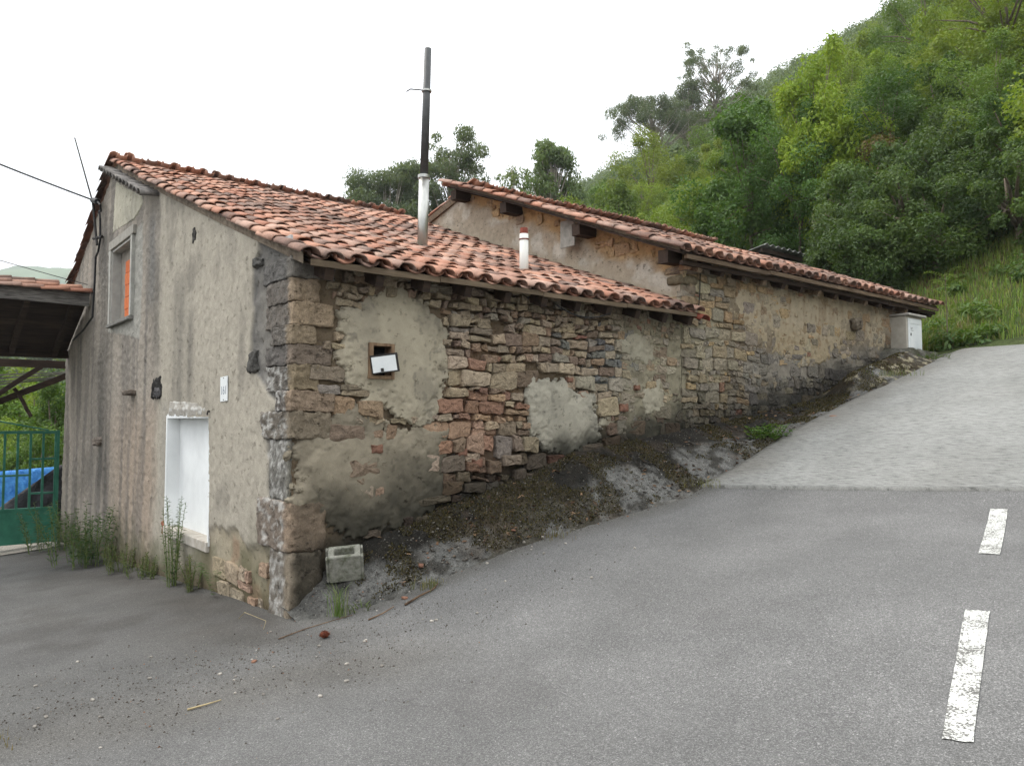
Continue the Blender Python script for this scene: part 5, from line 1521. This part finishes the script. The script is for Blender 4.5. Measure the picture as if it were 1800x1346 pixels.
# one vivid young tree that stands out, dead-looking briar patch on its right
p = cam2w((1452 - 900) / 1350 * 27, 27); g_ = float(T(p[0], p[1]))
place('broadleaf_tree', BL[1][0], BL[1][1], (p[0], p[1], g_ + .3), 1.0, (.85, .85, 1.2), (1.55, 1.45, .75), 'vivid light green young tree standing out from the darker wood', 'tree')
p = cam2w((1560 - 900) / 1350 * 26, 26); g_ = float(T(p[0], p[1]))
place('dry_thicket', SH[0][0], SH[0][1], (p[0], p[1], g_), 2.0, (1.5, 1.5, 1.3), (1.5, .75, .9), 'brownish dry thicket among the shrubs', 'shrub')
print('near trees', n_near)

# the far wood: one mass of crowns up to the skyline
rng = np.random.default_rng(5)
C = []; Rr = []
Z_ = 64.0
while Z_ < 290:
    stepx = 2.8 + Z_ * .020
    xs_ = np.arange(-.02 * Z_, .80 * Z_ + 6, stepx)
    for x_ in xs_:
        x2, z2 = x_ + rng.uniform(-.5, .5) * stepx, Z_ + rng.uniform(-.5, .5) * stepx
        p = cam2w(x2, z2); g_ = float(T(p[0], p[1]))
        R = (1.7 + .006 * Z_) * rng.uniform(.7, 1.35)
        for k in range(3):
            C.append((p[0] + rng.normal() * R * .45, p[1] + rng.normal() * R * .45, g_ + R * rng.uniform(.3, 1.25))); Rr.append(np.array([1, 1, .9]) * R * rng.uniform(.6, .9))
    Z_ += stepx * 1.0
C = np.array(C); Rr = np.array(Rr)
print('far clumps', len(C))
dd = np.hypot(C[:, 0] - EYE[0], C[:, 1] - EYE[1])
V, F, col = leaves_from(C, Rr, np.full(len(C), 150), .62, .36, rng, (.105, .145, .06), .3, .5, 0, .55, .5)
tag(obj('far_wood', fastmesh('far_wood', V, F, False, col), M_leaf), 'dark wood covering the upper hillside to the skyline', 'wood', kind='stuff')

# trees and hills seen past the gate on the left
rd = random.Random(31)
k = 0
for (pxx, Zc, s, tint, lb) in ((30, 24, .8, (1.2, 1.15, .8), 'light green tree behind the gate at the picture edge'), (95, 22, .8, (.55, .65, .6), 'dark green tree close behind the house end by the gate'), (60, 28, 1.0, (1.3, 1.2, .8), 'bright leafy tree in the gap between gate and truss'), (-40, 26, 1.1, (.9, 1.0, .8), 'leafy tree left of the gate'), (120, 34, 1.2, (1.1, 1.1, .8), 'pale green tree farther off behind the house end'), (10, 40, 1.3, (.9, .95, .8), 'green tree farther off past the gate'), (70, 20, .55, (.7, .8, .7), 'low bush behind the tarpaulins')):
    p = cam2w((pxx - 900) / 1350 * Zc, Zc); g_ = float(T(p[0], p[1]))
    cr, tr = BL[k % 5]; k += 1
    place('garden_tree', cr, tr, (p[0], p[1], g_ - .2), rd.uniform(0, 6), (s, s, s * 1.05), tint, lb, 'tree', 'trees past the gate')
def hill_mesh(name, pxa, pxb, za, zb_, prof, col1, col2, seed, label=None):
    n, m = 90, 40
    pa = np.linspace(pxa, pxb, n); zz_ = np.linspace(za, zb_, m)
    PX, ZZ = np.meshgrid(pa, zz_)
    XX = (PX - 900) / 1350 * ZZ
    wx = EYE[0] + XX * RT[0] + ZZ * F0[0]; wy = EYE[1] + XX * RT[1] + ZZ * F0[1]
    t = (ZZ - za) / (zb_ - za)
    top = prof(PX)
    h = -3 + (top + 3) * np.sin(np.clip(t * 1.25, 0, 1) * math.pi / 2) ** 1.2 + top * .035 * fbm(wx / (za * .06), wy / (za * .06), 0, 5, seed) * sst(0, .3, t)
    V = np.stack([wx, wy, h], -1).reshape(-1, 3)
    i = np.arange(m - 1)[:, None] * n + np.arange(n - 1)[None, :]
    F = np.stack([i, i + 1, i + 1 + n, i + n], -1).reshape(-1, 4)
    nn = fbm(wx / (za * .03), wy / (za * .03), 0, 5, seed + 3)
    c = mixc(np.zeros(nn.shape + (3,)) + col1, col2, sst(-.2, .3, nn)).reshape(-1, 3)
    return tag(obj(name, fastmesh(name, V, F, True, c), M_earth), kind='structure')
hill_mesh('distant_hill', -500, 420, 700, 1100, lambda q: 1.75 + (740 - 476 - .09 * (q - 60) + 12 * np.sin(q / 70.)) / 1350 * 1000, lin(86, 104, 70), lin(64, 84, 54), 71)
hill_mesh('wooded_hill', -400, 300, 120, 200, lambda q: 1.75 + (740 - 560 + .12 * (q - 60)) / 1350 * 185 + 0 * q, lin(72, 92, 44), lin(50, 72, 34), 75)
C = []; Rr = []
for k in range(420):
    zc = rng.uniform(125, 186); pxx = rng.uniform(-250, 260)
    p = cam2w((pxx - 900) / 1350 * zc, zc); t = (zc - 120) / 80
    top = 1.75 + (740 - 560 + .12 * (pxx - 60)) / 1350 * 185
    h = -3 + (top + 3) * math.sin(min(1, t * 1.25) * math.pi / 2) ** 1.2
    R = rng.uniform(1.6, 3.2); C.append((p[0], p[1], h + R * .4)); Rr.append(np.array([1, 1, .9]) * R)
V, F, col = leaves_from(np.array(C), np.array(Rr), np.full(len(C), 110), 1.0, .6, rng, (.085, .12, .04), .4, .5, 0, .6, .5)
tag(obj('valley_wood', fastmesh('valley_wood', V, F, False, col), M_leaf), 'wooded slope across the valley past the gate', 'wood', kind='stuff')

# grass bank on the right
def blades(name, P, hgt, wid, rng, cols, label, cat='grass', lean=.5, kind='stuff', parent=None):
    n = len(P)
    a = rng.uniform(0, 2 * math.pi, n); d = np.stack([np.cos(a), np.sin(a), 0 * a], -1); sd = np.stack([-np.sin(a), np.cos(a), 0 * a], -1)
    H = hgt * (.45 + .9 * rng.random(n)); W = wid * (.6 + .8 * rng.random(n)); ln = lean * rng.random(n)
    up = np.array([0, 0, 1.])
    b0 = P - sd * (W / 2)[:, None]; b1 = P + sd * (W / 2)[:, None]
    m = P + up * (H * .6)[:, None] + d * (H * ln * .35)[:, None]
    m0 = m - sd * (W * .35)[:, None]; m1 = m + sd * (W * .35)[:, None]
    tp = P + up * (H * (1 - .35 * ln))[:, None] + d * (H * ln)[:, None]
    V = np.stack([b0, b1, m1, m0, tp, tp + 1e-4], 1).reshape(-1, 3)
    i = np.arange(n)[:, None] * 6
    F = np.concatenate([i + np.array([[0, 1, 2, 3]]), i + np.array([[3, 2, 4, 5]])])
    ci = rng.integers(0, len(cols), n); c = np.array(cols)[ci] * rng.uniform(.7, 1.25, (n, 1))
    o = obj(name, fastmesh(name, V, F, False, np.repeat(c, 6, axis=0)), M_leaf, parent)
    tag(o, label, cat if parent is None else None, kind=kind); return o
rng = np.random.default_rng(8)
n = 110000
Zc = 13 + 21 * rng.random(n) ** .9; Xc = (.46 + .42 * rng.random(n)) * Zc
x = EYE[0] + Xc * RT[0] + Zc * F0[0]; y = EYE[1] + Xc * RT[1] + Zc * F0[1]
z = T(x, y); road = G(x, y)
clump = fbm(x / 1.3, y / 1.3, 0, 4, 91)
ok = (((z > road + .02) | (x > 13.2)) & ~((x < 16.6) & (y < -1.05) & (z < road + .06)) & (x > 13.12)) & (rng.random(n) < .75 + clump)
P = np.stack([x, y, z - .03], -1)[ok]; cv = clump[ok]
mid = cv < .12
blades('bank_grass', P[mid], .22, .022, rng, [(.15, .23, .045), (.19, .25, .05), (.12, .19, .045), (.20, .20, .07)], 'bright green grass on the bank beyond the barn')
blades('tall_bank_grass', P[~mid], .32, .022, rng, [(.17, .21, .05), (.24, .20, .10), (.13, .19, .045)], 'taller tawny grass in tufts on the bank')
# broad-leaved weeds on the bank
C = []; Rr = []
idx = rng.choice(len(P), 170, replace=False)
for q in P[idx]:
    C.append(q + np.array([0, 0, .12])); Rr.append(np.array([.35, .35, .2]) * rng.uniform(.5, 1.2))
V, F, col = leaves_from(np.array(C), np.array(Rr), np.full(len(C), 110), .13, .06, rng, (.085, .14, .035), .3, .4, 0, .3, .8)
tag(obj('bank_weeds', fastmesh('bank_weeds', V, F, False, col), M_leaf), 'low leafy weeds growing through the bank grass', 'weeds', kind='stuff')

# ------------------------------------------------------------------ plants by the walls
def stem_weed(name, x, y, z, H, nst, lmax, seed, label, base=(.05, .085, .03), spread=.12, lw=.014, dens=44, group=None, ravel=.4):
    rd = random.Random(seed); rng = np.random.default_rng(seed)
    root = thing(name, (x, y, z), label, 'plant', group)
    VV = []; FF = []; CC = []; n = 0; sb = MB()
    for s in range(nst):
        a = rd.uniform(0, 6.28); lean = rd.uniform(.02, ravel); h = H * rd.uniform(.55, 1.05)
        r0 = spread * rd.random()
        pts = [Vector((x + r0 * math.cos(a) + lean * h * (t ** 1.5) * math.cos(a), y + r0 * math.sin(a) + lean * h * (t ** 1.5) * math.sin(a), z - .03 + h * t)) for t in (0, .35, .7, 1)]
        sb.tube(pts, [.006, .005, .004, .002], 5)
        for k in range(int(dens * h / H)):
            t = .06 + .94 * k / dens * (H / h) ; t = min(t, 1)
            f = t * 3; i = min(int(f), 2); p = pts[i].lerp(pts[i + 1], f - i)
            an = k * 2.4 + rd.uniform(-.3, .3); el = rd.uniform(.1, .8); L = lmax * (1.05 - .55 * t) * rd.uniform(.6, 1.1)
            d = Vector((math.cos(an) * math.cos(el), math.sin(an) * math.cos(el), math.sin(el))); sd = d.cross(Vector((0, 0, 1))).normalized()
            w_ = lw * rd.uniform(.7, 1.2); m = p + d * L * .45; e = p + d * L - Vector((0, 0, L * .25))
            VV += [p, m + sd * w_ / 2, e, m - sd * w_ / 2]; FF.append((n, n + 1, n + 2, n + 3)); n += 4
            c = np.array(base) * rd.uniform(.7, 1.4) * np.array([rd.uniform(.85, 1.2), 1, 1]); CC += [c] * 4
    obj('foliage', fastmesh('foliage', np.array([tuple(q) for q in VV]), np.array(FF), False, np.array(CC)), M_leaf, root)
    t_ = sb.obj('stems', simple(name + '_stem', lin(74, 92, 46), lin(110, 122, 70), 8), root)
    tag(t_, kind='stuff')
    return root
gz = lambda v: float(G(np.array(-.12), np.array(v)))
stem_weed('tall_weed', -.30, 7.0, gz(7), .92, 40, .19, 1, 'bushy dark green weed against the gable, the densest of them', (.05, .095, .035), .55, .024)
stem_weed('tall_weed', -.25, 10.2, gz(10.2), .9, 30, .17, 2, 'dark weed nearest the gate at the gable foot', (.045, .075, .03), .6, .022)
stem_weed('tall_weed', -.15, 3.1, gz(3.1), 1.12, 11, .12, 3, 'tall thin feathery weed in front of the white doorway', (.075, .115, .05), .10, .016, 60, ravel=.13)
stem_weed('low_weed', -.14, 8.3, gz(8.3), .5, 22, .12, 4, 'low weeds between the two dark bushes at the gable', (.06, .09, .03), .3)
stem_weed('low_weed', -.12, 5.6, gz(5.6), .42, 24, .11, 5, 'low olive weeds right of the densest bush', (.08, .095, .04), .4)
stem_weed('low_weed', -.12, 4.4, gz(4.4), .34, 22, .10, 6, 'thin straggling weeds below the left of the doorway', (.08, .10, .04), .35)
stem_weed('thin_weed', -.12, 2.5, gz(2.5), .5, 10, .09, 7, 'spindly brown-green weed under the doorway', (.10, .10, .05), .12)
stem_weed('leafy_weed', 6.35, -.72, float(apron_z(np.array(6.35), np.array(-.72))), .22, 26, .10, 8, 'fresh green leafy weed in the gutter by the concrete road', (.09, .17, .035), .30, .05, 16, ravel=.9)
stem_weed('leafy_weed', 11.35, -.85, float(apron_z(np.array(11.3), np.array(-.85))), .14, 30, .07, 9, 'low green weeds at the top of the gutter before the cabinet', (.10, .15, .05), .42, .03, 14, ravel=.9)
stem_weed('leafy_weed', 13.3, -.75, float(T(13.3, -.75)) + .03, .30, 34, .12, 10, 'leafy weeds between the plinth and the grass bank', (.09, .15, .035), .5, .06, 16, ravel=.8)
stem_weed('thin_weed', .45, -.50, float(apron_z(np.array(.45), np.array(-.5))), .10, 8, .06, 12, 'sparse sprigs before the concrete block', (.10, .12, .05), .2, .012, 8, ravel=.9)
# fern
fr = thing('fern', (-.16, 1.78, gz(1.78)), 'small green fern at the foot of the gable near the corner', 'fern')
VV = []; FF = []; CC = []; n = 0; rdf = random.Random(3)
for k in range(9):
    a = k * .7 + rdf.uniform(-.2, .2); L = rdf.uniform(.26, .4)
    for j in range(16):
        t = (j + 1) / 17; p = Vector((-.10 - abs(math.cos(a)) * L * t * .7, 1.78 + math.sin(a) * L * t, gz(1.78) + L * 1.15 * math.sin(t * 2.3) * .8))
        for sg in (-1, 1):
            sd = Vector((-math.sin(a) * .6, math.cos(a), .1)) * sg; l_ = .07 * math.sin(math.pi * min(t + .12, 1)) + .01
            q = Vector((math.cos(a) * -.3, math.sin(a), .1)) * .012
            VV += [p - q, p + sd * l_ * .5 - q * .8, p + sd * l_, p + q]; FF.append((n, n + 1, n + 2, n + 3)); n += 4
            CC += [np.array((.07, .12, .03)) * rdf.uniform(.7, 1.3)] * 4
obj('fronds', fastmesh('fronds', np.array([tuple(q) for q in VV]), np.array(FF), False, np.array(CC)), M_leaf, fr)
# grass tufts
def tuft(x, y, z, h, n, r, label, seed, cols):
    rg = np.random.default_rng(seed)
    P = np.stack([x + rg.normal(size=n) * r, y + rg.normal(size=n) * r, np.full(n, z - .02)], -1)
    o = blades('grass_tuft', P, h, .007, rg, cols, None, kind=None, lean=.8)
    tag(o, label, 'grass', kind='stuff')
tuft(.22, -.52, float(G(np.array(.22), np.array(-.52))) + .03, .27, 60, .035, 'green grass tuft sprouting at the asphalt edge by the house corner', 1, [(.10, .17, .04), (.17, .20, .08)])
tuft(.95, -.82, float(G(np.array(.95), np.array(-.82))) + .02, .10, 70, .07, 'low olive grass patch on the cement edge', 2, [(.13, .14, .05), (.2, .18, .09)])
tuft(4.75, -1.0, float(G(np.array(4.7), np.array(-1.0))) + .03, .09, 160, .14, 'dry yellowish grass at the corner of the concrete road', 3, [(.2, .19, .09), (.14, .15, .05)])
tuft(2.4, -.9, float(G(np.array(2.4), np.array(-.9))) + .02, .07, 90, .12, 'short moss-green grass at the gutter edge in mid picture', 4, [(.13, .13, .05), (.17, .13, .06)])
tuft(9.6, -.92, float(apron_z(np.array(9.6), np.array(-.92))) + .02, .12, 160, .22, 'pale dry grass along the edge of the concrete below the mossy bank', 5, [(.2, .2, .12), (.13, .16, .07)])
tuft(-2.42, -1.3, -.1, .05, 120, .12, 'withered moss and grass spot at the left edge of the road', 6, [(.22, .17, .09), (.14, .12, .06)])
# moss cushions in the gutter: real, uncountable
n = 42000
x = rng.uniform(.5, 11.2, n); y = -rng.random(n) * edge(x) * .98
mm = fbm(x / .3, y / .3, 0, 5, 63) + .25 * fbm(x / .13, y / .13, 0, 4, 62) - .02 + .3 * np.exp(-((x - 2.6) / 1.2) ** 2)
ok = (mm > .0)
x = x[ok]; y = y[ok]; z = apron_z(x, y)
blades('gutter_moss', np.stack([x, y, z - .004], -1), .022, .014, rng, [(.05, .045, .02), (.08, .07, .025), (.035, .03, .018), (.10, .075, .03)], 'dark brown and olive moss in the gutter', 'moss', 1.2)
# slender sapling at the far end of the wall
sx, sy = 13.35, -.35; szz = float(T(sx, sy))
sp = thing('sapling', (sx, sy, szz), 'slender sapling with pale compound leaves beyond the eave end', 'sapling')
MB().tube([(sx, sy, szz - .1), (sx + .02, sy, szz + .7), (sx - .02, sy, szz + 1.45)], [.012, .010, .005], 6).obj('stem', M_bark, sp)
VV = []; FF = []; CC = []; n = 0; rds = random.Random(6)
for k in range(16):
    a = k * 2.4; zz_ = szz + .75 + .045 * k; L = rds.uniform(.22, .38)
    for j in range(9):
        t = (j + 1) / 9; p = Vector((sx + math.cos(a) * L * t, sy + math.sin(a) * L * t, zz_ + .12 * math.sin(t * 2)))
        for sg in (-1, 1):
            sd = Vector((-math.sin(a), math.cos(a), .05)) * sg; dv = Vector((math.cos(a), math.sin(a), 0)) * .014
            VV += [p - dv, p + sd * .05 - dv * .6, p + sd * .085, p + sd * .05 + dv]; FF.append((n, n + 1, n + 2, n + 3)); n += 4
            CC += [np.array((.16, .22, .09)) * rds.uniform(.8, 1.25)] * 4
obj('leaves', fastmesh('leaves', np.array([tuple(q) for q in VV]), np.array(FF), False, np.array(CC)), M_leaf, sp)

# ------------------------------------------------------------------ litter on the ground
def surf_z(x, y):
    if x > .05 and y > -float(edge(x)) - .05: return float(apron_z(np.array(x), np.array(y)))
    return float(asphalt_z(np.array(x), np.array(y)))
PB_ = []
for k in range(5):
    V, F = rock_geo(1, .75, .6, 900 + k, 4, .06, 3); m_ = fastmesh('pebble', V, F, True); m_.materials.append(M_pebble); PB_.append(m_)
rdp = random.Random(21)
for k in range(54):
    if k < 34: x = rdp.uniform(-2.2, .3); y = -1.5 - .22 * x + rdp.gauss(0, .45)
    else: x = rdp.uniform(.3, 3.5); y = -float(edge(x)) - rdp.random() ** 2 * 1.6
    s = rdp.uniform(.014, .034)
    tag(obj('pebble', PB_[k % 5], None, None, Matrix.Translation((x, y, surf_z(x, y) + s * .18)) @ Matrix.Rotation(rdp.uniform(0, 6), 4, 'Z') @ Matrix.Diagonal((s, s, s, 1))), 'small loose pebble lying on the asphalt', 'pebble', 'loose pebbles on the road')
# fine grit: too much to count
n = 6500
x = np.concatenate([rng.normal(-1.1, 1.3, n // 2), rng.uniform(.1, 6.0, n // 2)]); y = np.concatenate([-1.3 - .2 * x[:n // 2] + rng.normal(0, .6, n // 2), -edge(x[n // 2:]) * rng.uniform(.0, 1.15, n // 2)])
ok = ~((x > -.03) & (y > -.03)); x = x[ok]; y = y[ok]
z = np.where((x > .05) & (y > -edge(x) - .03), apron_z(x, y), asphalt_z(x, y))
base = np.array([[1, 0, -.3], [-.5, .8, -.3], [-.4, -.9, -.3], [.1, .1, .7]])
fc = np.array([[0, 1, 3], [1, 2, 3], [2, 0, 3]])
s = .003 + .010 * rng.random(len(x)) ** 2.2
ang = rng.uniform(0, 6.28, len(x)); ca, sa = np.cos(ang), np.sin(ang)
bx_ = base[None, :, 0] * ca[:, None] - base[None, :, 1] * sa[:, None]; by_ = base[None, :, 0] * sa[:, None] + base[None, :, 1] * ca[:, None]
V = np.stack([x[:, None] + bx_ * s[:, None], y[:, None] + by_ * s[:, None], z[:, None] + base[None, :, 2] * s[:, None] + .002], -1).reshape(-1, 3)
F = (np.arange(len(x))[:, None, None] * 4 + fc[None]).reshape(-1, 3)
cs_ = np.array([lin(126, 123, 116), lin(100, 96, 90), lin(76, 68, 60), lin(130, 100, 82), lin(160, 157, 150)])[rng.choice(5, len(x), p=[.34, .34, .26, .04, .02])]
tag(obj('grit', fastmesh('grit', V, F, False, np.repeat(cs_, 4, axis=0)), M_stone), 'fine grit and gravel strewn at the road edge', 'grit', kind='stuff')
# rubble and washed-down stones along the gutter
n = 520
x = rng.uniform(.35, 8.6, n); y = -edge(x) * (1 - rng.random(n) ** 1.6 * .9) + rng.normal(size=n) * .05
y = np.minimum(y, -.05); z = np.where(y > -edge(x) - .03, apron_z(x, y), asphalt_z(x, y))
V0, F0_ = rock_geo(1, .8, .6, 950, 3, .08, 2.5)
s = .006 + .020 * rng.random(n) ** 2.2; ang = rng.uniform(0, 6.28, n); ca, sa = np.cos(ang), np.sin(ang)
V = np.stack([x[:, None] + (V0[None, :, 0] * ca[:, None] - V0[None, :, 1] * sa[:, None]) * s[:, None] * 1.3, y[:, None] + (V0[None, :, 0] * sa[:, None] + V0[None, :, 1] * ca[:, None]) * s[:, None] * 1.3, z[:, None] + V0[None, :, 2] * s[:, None] + s[:, None] * .2], -1).reshape(-1, 3)
F = (np.arange(n)[:, None, None] * len(V0) + F0_[None]).reshape(-1, 4)
cs_ = np.array([lin(126, 121, 112), lin(104, 98, 88), lin(84, 76, 66), lin(138, 104, 84)])[rng.choice(4, n, p=[.4, .32, .24, .04])]
tag(obj('gutter_rubble', fastmesh('gutter_rubble', V, F, False, np.repeat(cs_, len(V0), axis=0)), M_stone), 'small stones and rubble washed down along the gutter', 'rubble', kind='stuff')
# dead leaves in the gutter
n = 900
x = rng.uniform(.6, 11.4, n); y = -edge(x) * (rng.random(n) ** .7)
ok = fbm(x / .4, y / .4, 0, 3, 95) > -.05; x = x[ok]; y = y[ok]; z = apron_z(x, y) + .004
n = len(x); a = rng.uniform(0, 6.28, n); L = .02 + .025 * rng.random(n); d = np.stack([np.cos(a), np.sin(a), rng.normal(size=n) * .3], -1); sd = np.stack([-np.sin(a), np.cos(a), rng.normal(size=n) * .3], -1); P = np.stack([x, y, z], -1)
V = np.stack([P - d * L[:, None], P + sd * L[:, None] * .5 + np.array([0, 0, .006]), P + d * L[:, None], P - sd * L[:, None] * .5], 1).reshape(-1, 3)
cs_ = np.array([lin(112, 88, 68), lin(92, 74, 58), lin(136, 112, 88), lin(70, 58, 48)])[rng.integers(0, 4, n)]
tag(obj('leaf_litter', fastmesh('leaf_litter', V, np.arange(4 * n).reshape(-1, 4), False, np.repeat(cs_, 4, axis=0)), M_stone), 'dead brown leaves lying in the gutter', 'leaf litter', kind='stuff')
def chip(x, y, s, seed, label):
    V, F = rock_geo(s, s * .6, s * .4, seed, 4, .006, 5)
    tag(obj('brick_chip', fastmesh('brick_chip', V, F, True), M_brickbit, None, Matrix.Translation((x, y, surf_z(x, y) + s * .15)) @ Matrix.Rotation(seed, 4, 'Z')), label, 'brick chip')
chip(1.05, -.52, .08, 1, 'orange brick chip right of the concrete block')
chip(.72, -.78, .06, 2, 'orange brick chip beside the low grass patch')
chip(2.05, -.66, .05, 3, 'small orange chip on the moss in mid gutter')
chip(-.72, -1.05, .05, 4, 'orange chip among pebbles below the gable')
chip(7.35, -1.2, .12, 5, 'clay chip lying on the edge of the concrete road')
def twig(pts, r, label, mat=M_twig):
    P = [Vector((x, y, surf_z(x, y) + r + .002 + h)) for x, y, h in pts]
    tag(MB().tube(P, [r * (1 - .5 * i / (len(P) - 1)) for i in range(len(P))], 6).obj('twig', mat, smooth=True), label, 'twig')
twig([(.62, -.95, 0), (.78, -.93, .008), (.92, -.92, .004), (1.02, -.86, .012)], .010, 'crooked brown twig at the asphalt edge right of the corner')
twig([(.30, -.90, 0), (.42, -.92, .006), (.55, -.89, .01)], .007, 'short brown twig on the asphalt below the corner')
twig([(-1.38, -1.72, 0), (-1.28, -1.74, .004), (-1.18, -1.73, .002)], .007, 'pale straight stick on the road at lower left', M_straw)
twig([(-.35, -.6, 0), (-.1, -.55, .004), (.15, -.58, .006), (.3, -.62, .004)], .005, 'long thin twig lying before the house corner')
twig([(-.28, .5, .0), (-.32, .25, .10), (-.22, .0, .03), (-.3, -.15, .0)], .003, 'dry curled stalk at the foot of the corner', M_straw)
# spiny chestnut burr
bu = thing('chestnut_burr', (-.12, -.96, surf_z(-.12, -.96)), 'brown spiny chestnut burr on the asphalt before the corner', 'burr')
V, F = rock_geo(.07, .065, .05, 71, 5, .004, 2.2)
zc_ = surf_z(-.12, -.96) + .026
obj('husk', fastmesh('husk', V, F, True), M_burr, bu, Matrix.Translation((-.12, -.96, zc_)))
rgb = np.random.default_rng(3); n = 420
d = rgb.normal(size=(n, 3)); d /= np.linalg.norm(d, axis=1)[:, None]; d[:, 2] = np.abs(d[:, 2]) * .9 - .1
P = d * .028 + np.array([-.12, -.96, zc_]); t_ = np.cross(d, rgb.normal(size=(n, 3))); t_ /= np.linalg.norm(t_, axis=1)[:, None]
V = np.stack([P - t_ * .0012, P + t_ * .0012, P + d * .022 + t_ * .004], 1).reshape(-1, 3)
obj('spines', fastmesh('spines', V, np.arange(3 * n).reshape(-1, 3), False), M_burr, bu)

# ------------------------------------------------------------------ the air
hz = MB().box(-1500, 1500, -1500, 1500, -60, 330).obj('haze', None)
hm = bpy.data.materials.new('haze_air'); hm.use_nodes = True; ht = hm.node_tree; ht.nodes.clear()
ho = ht.nodes.new("ShaderNodeOutputMaterial"); hv = ht.nodes.new("ShaderNodeVolumePrincipled")
hv.inputs['Color'].default_value = (.93, .96, 1.0, 1); hv.inputs['Density'].default_value = .00035; hv.inputs['Anisotropy'].default_value = .2
ht.links.new(hv.outputs[0], ho.inputs['Volume']); hz.data.materials.append(hm)
tag(hz, 'thin pale haze hanging over the valley', 'haze', kind='stuff')
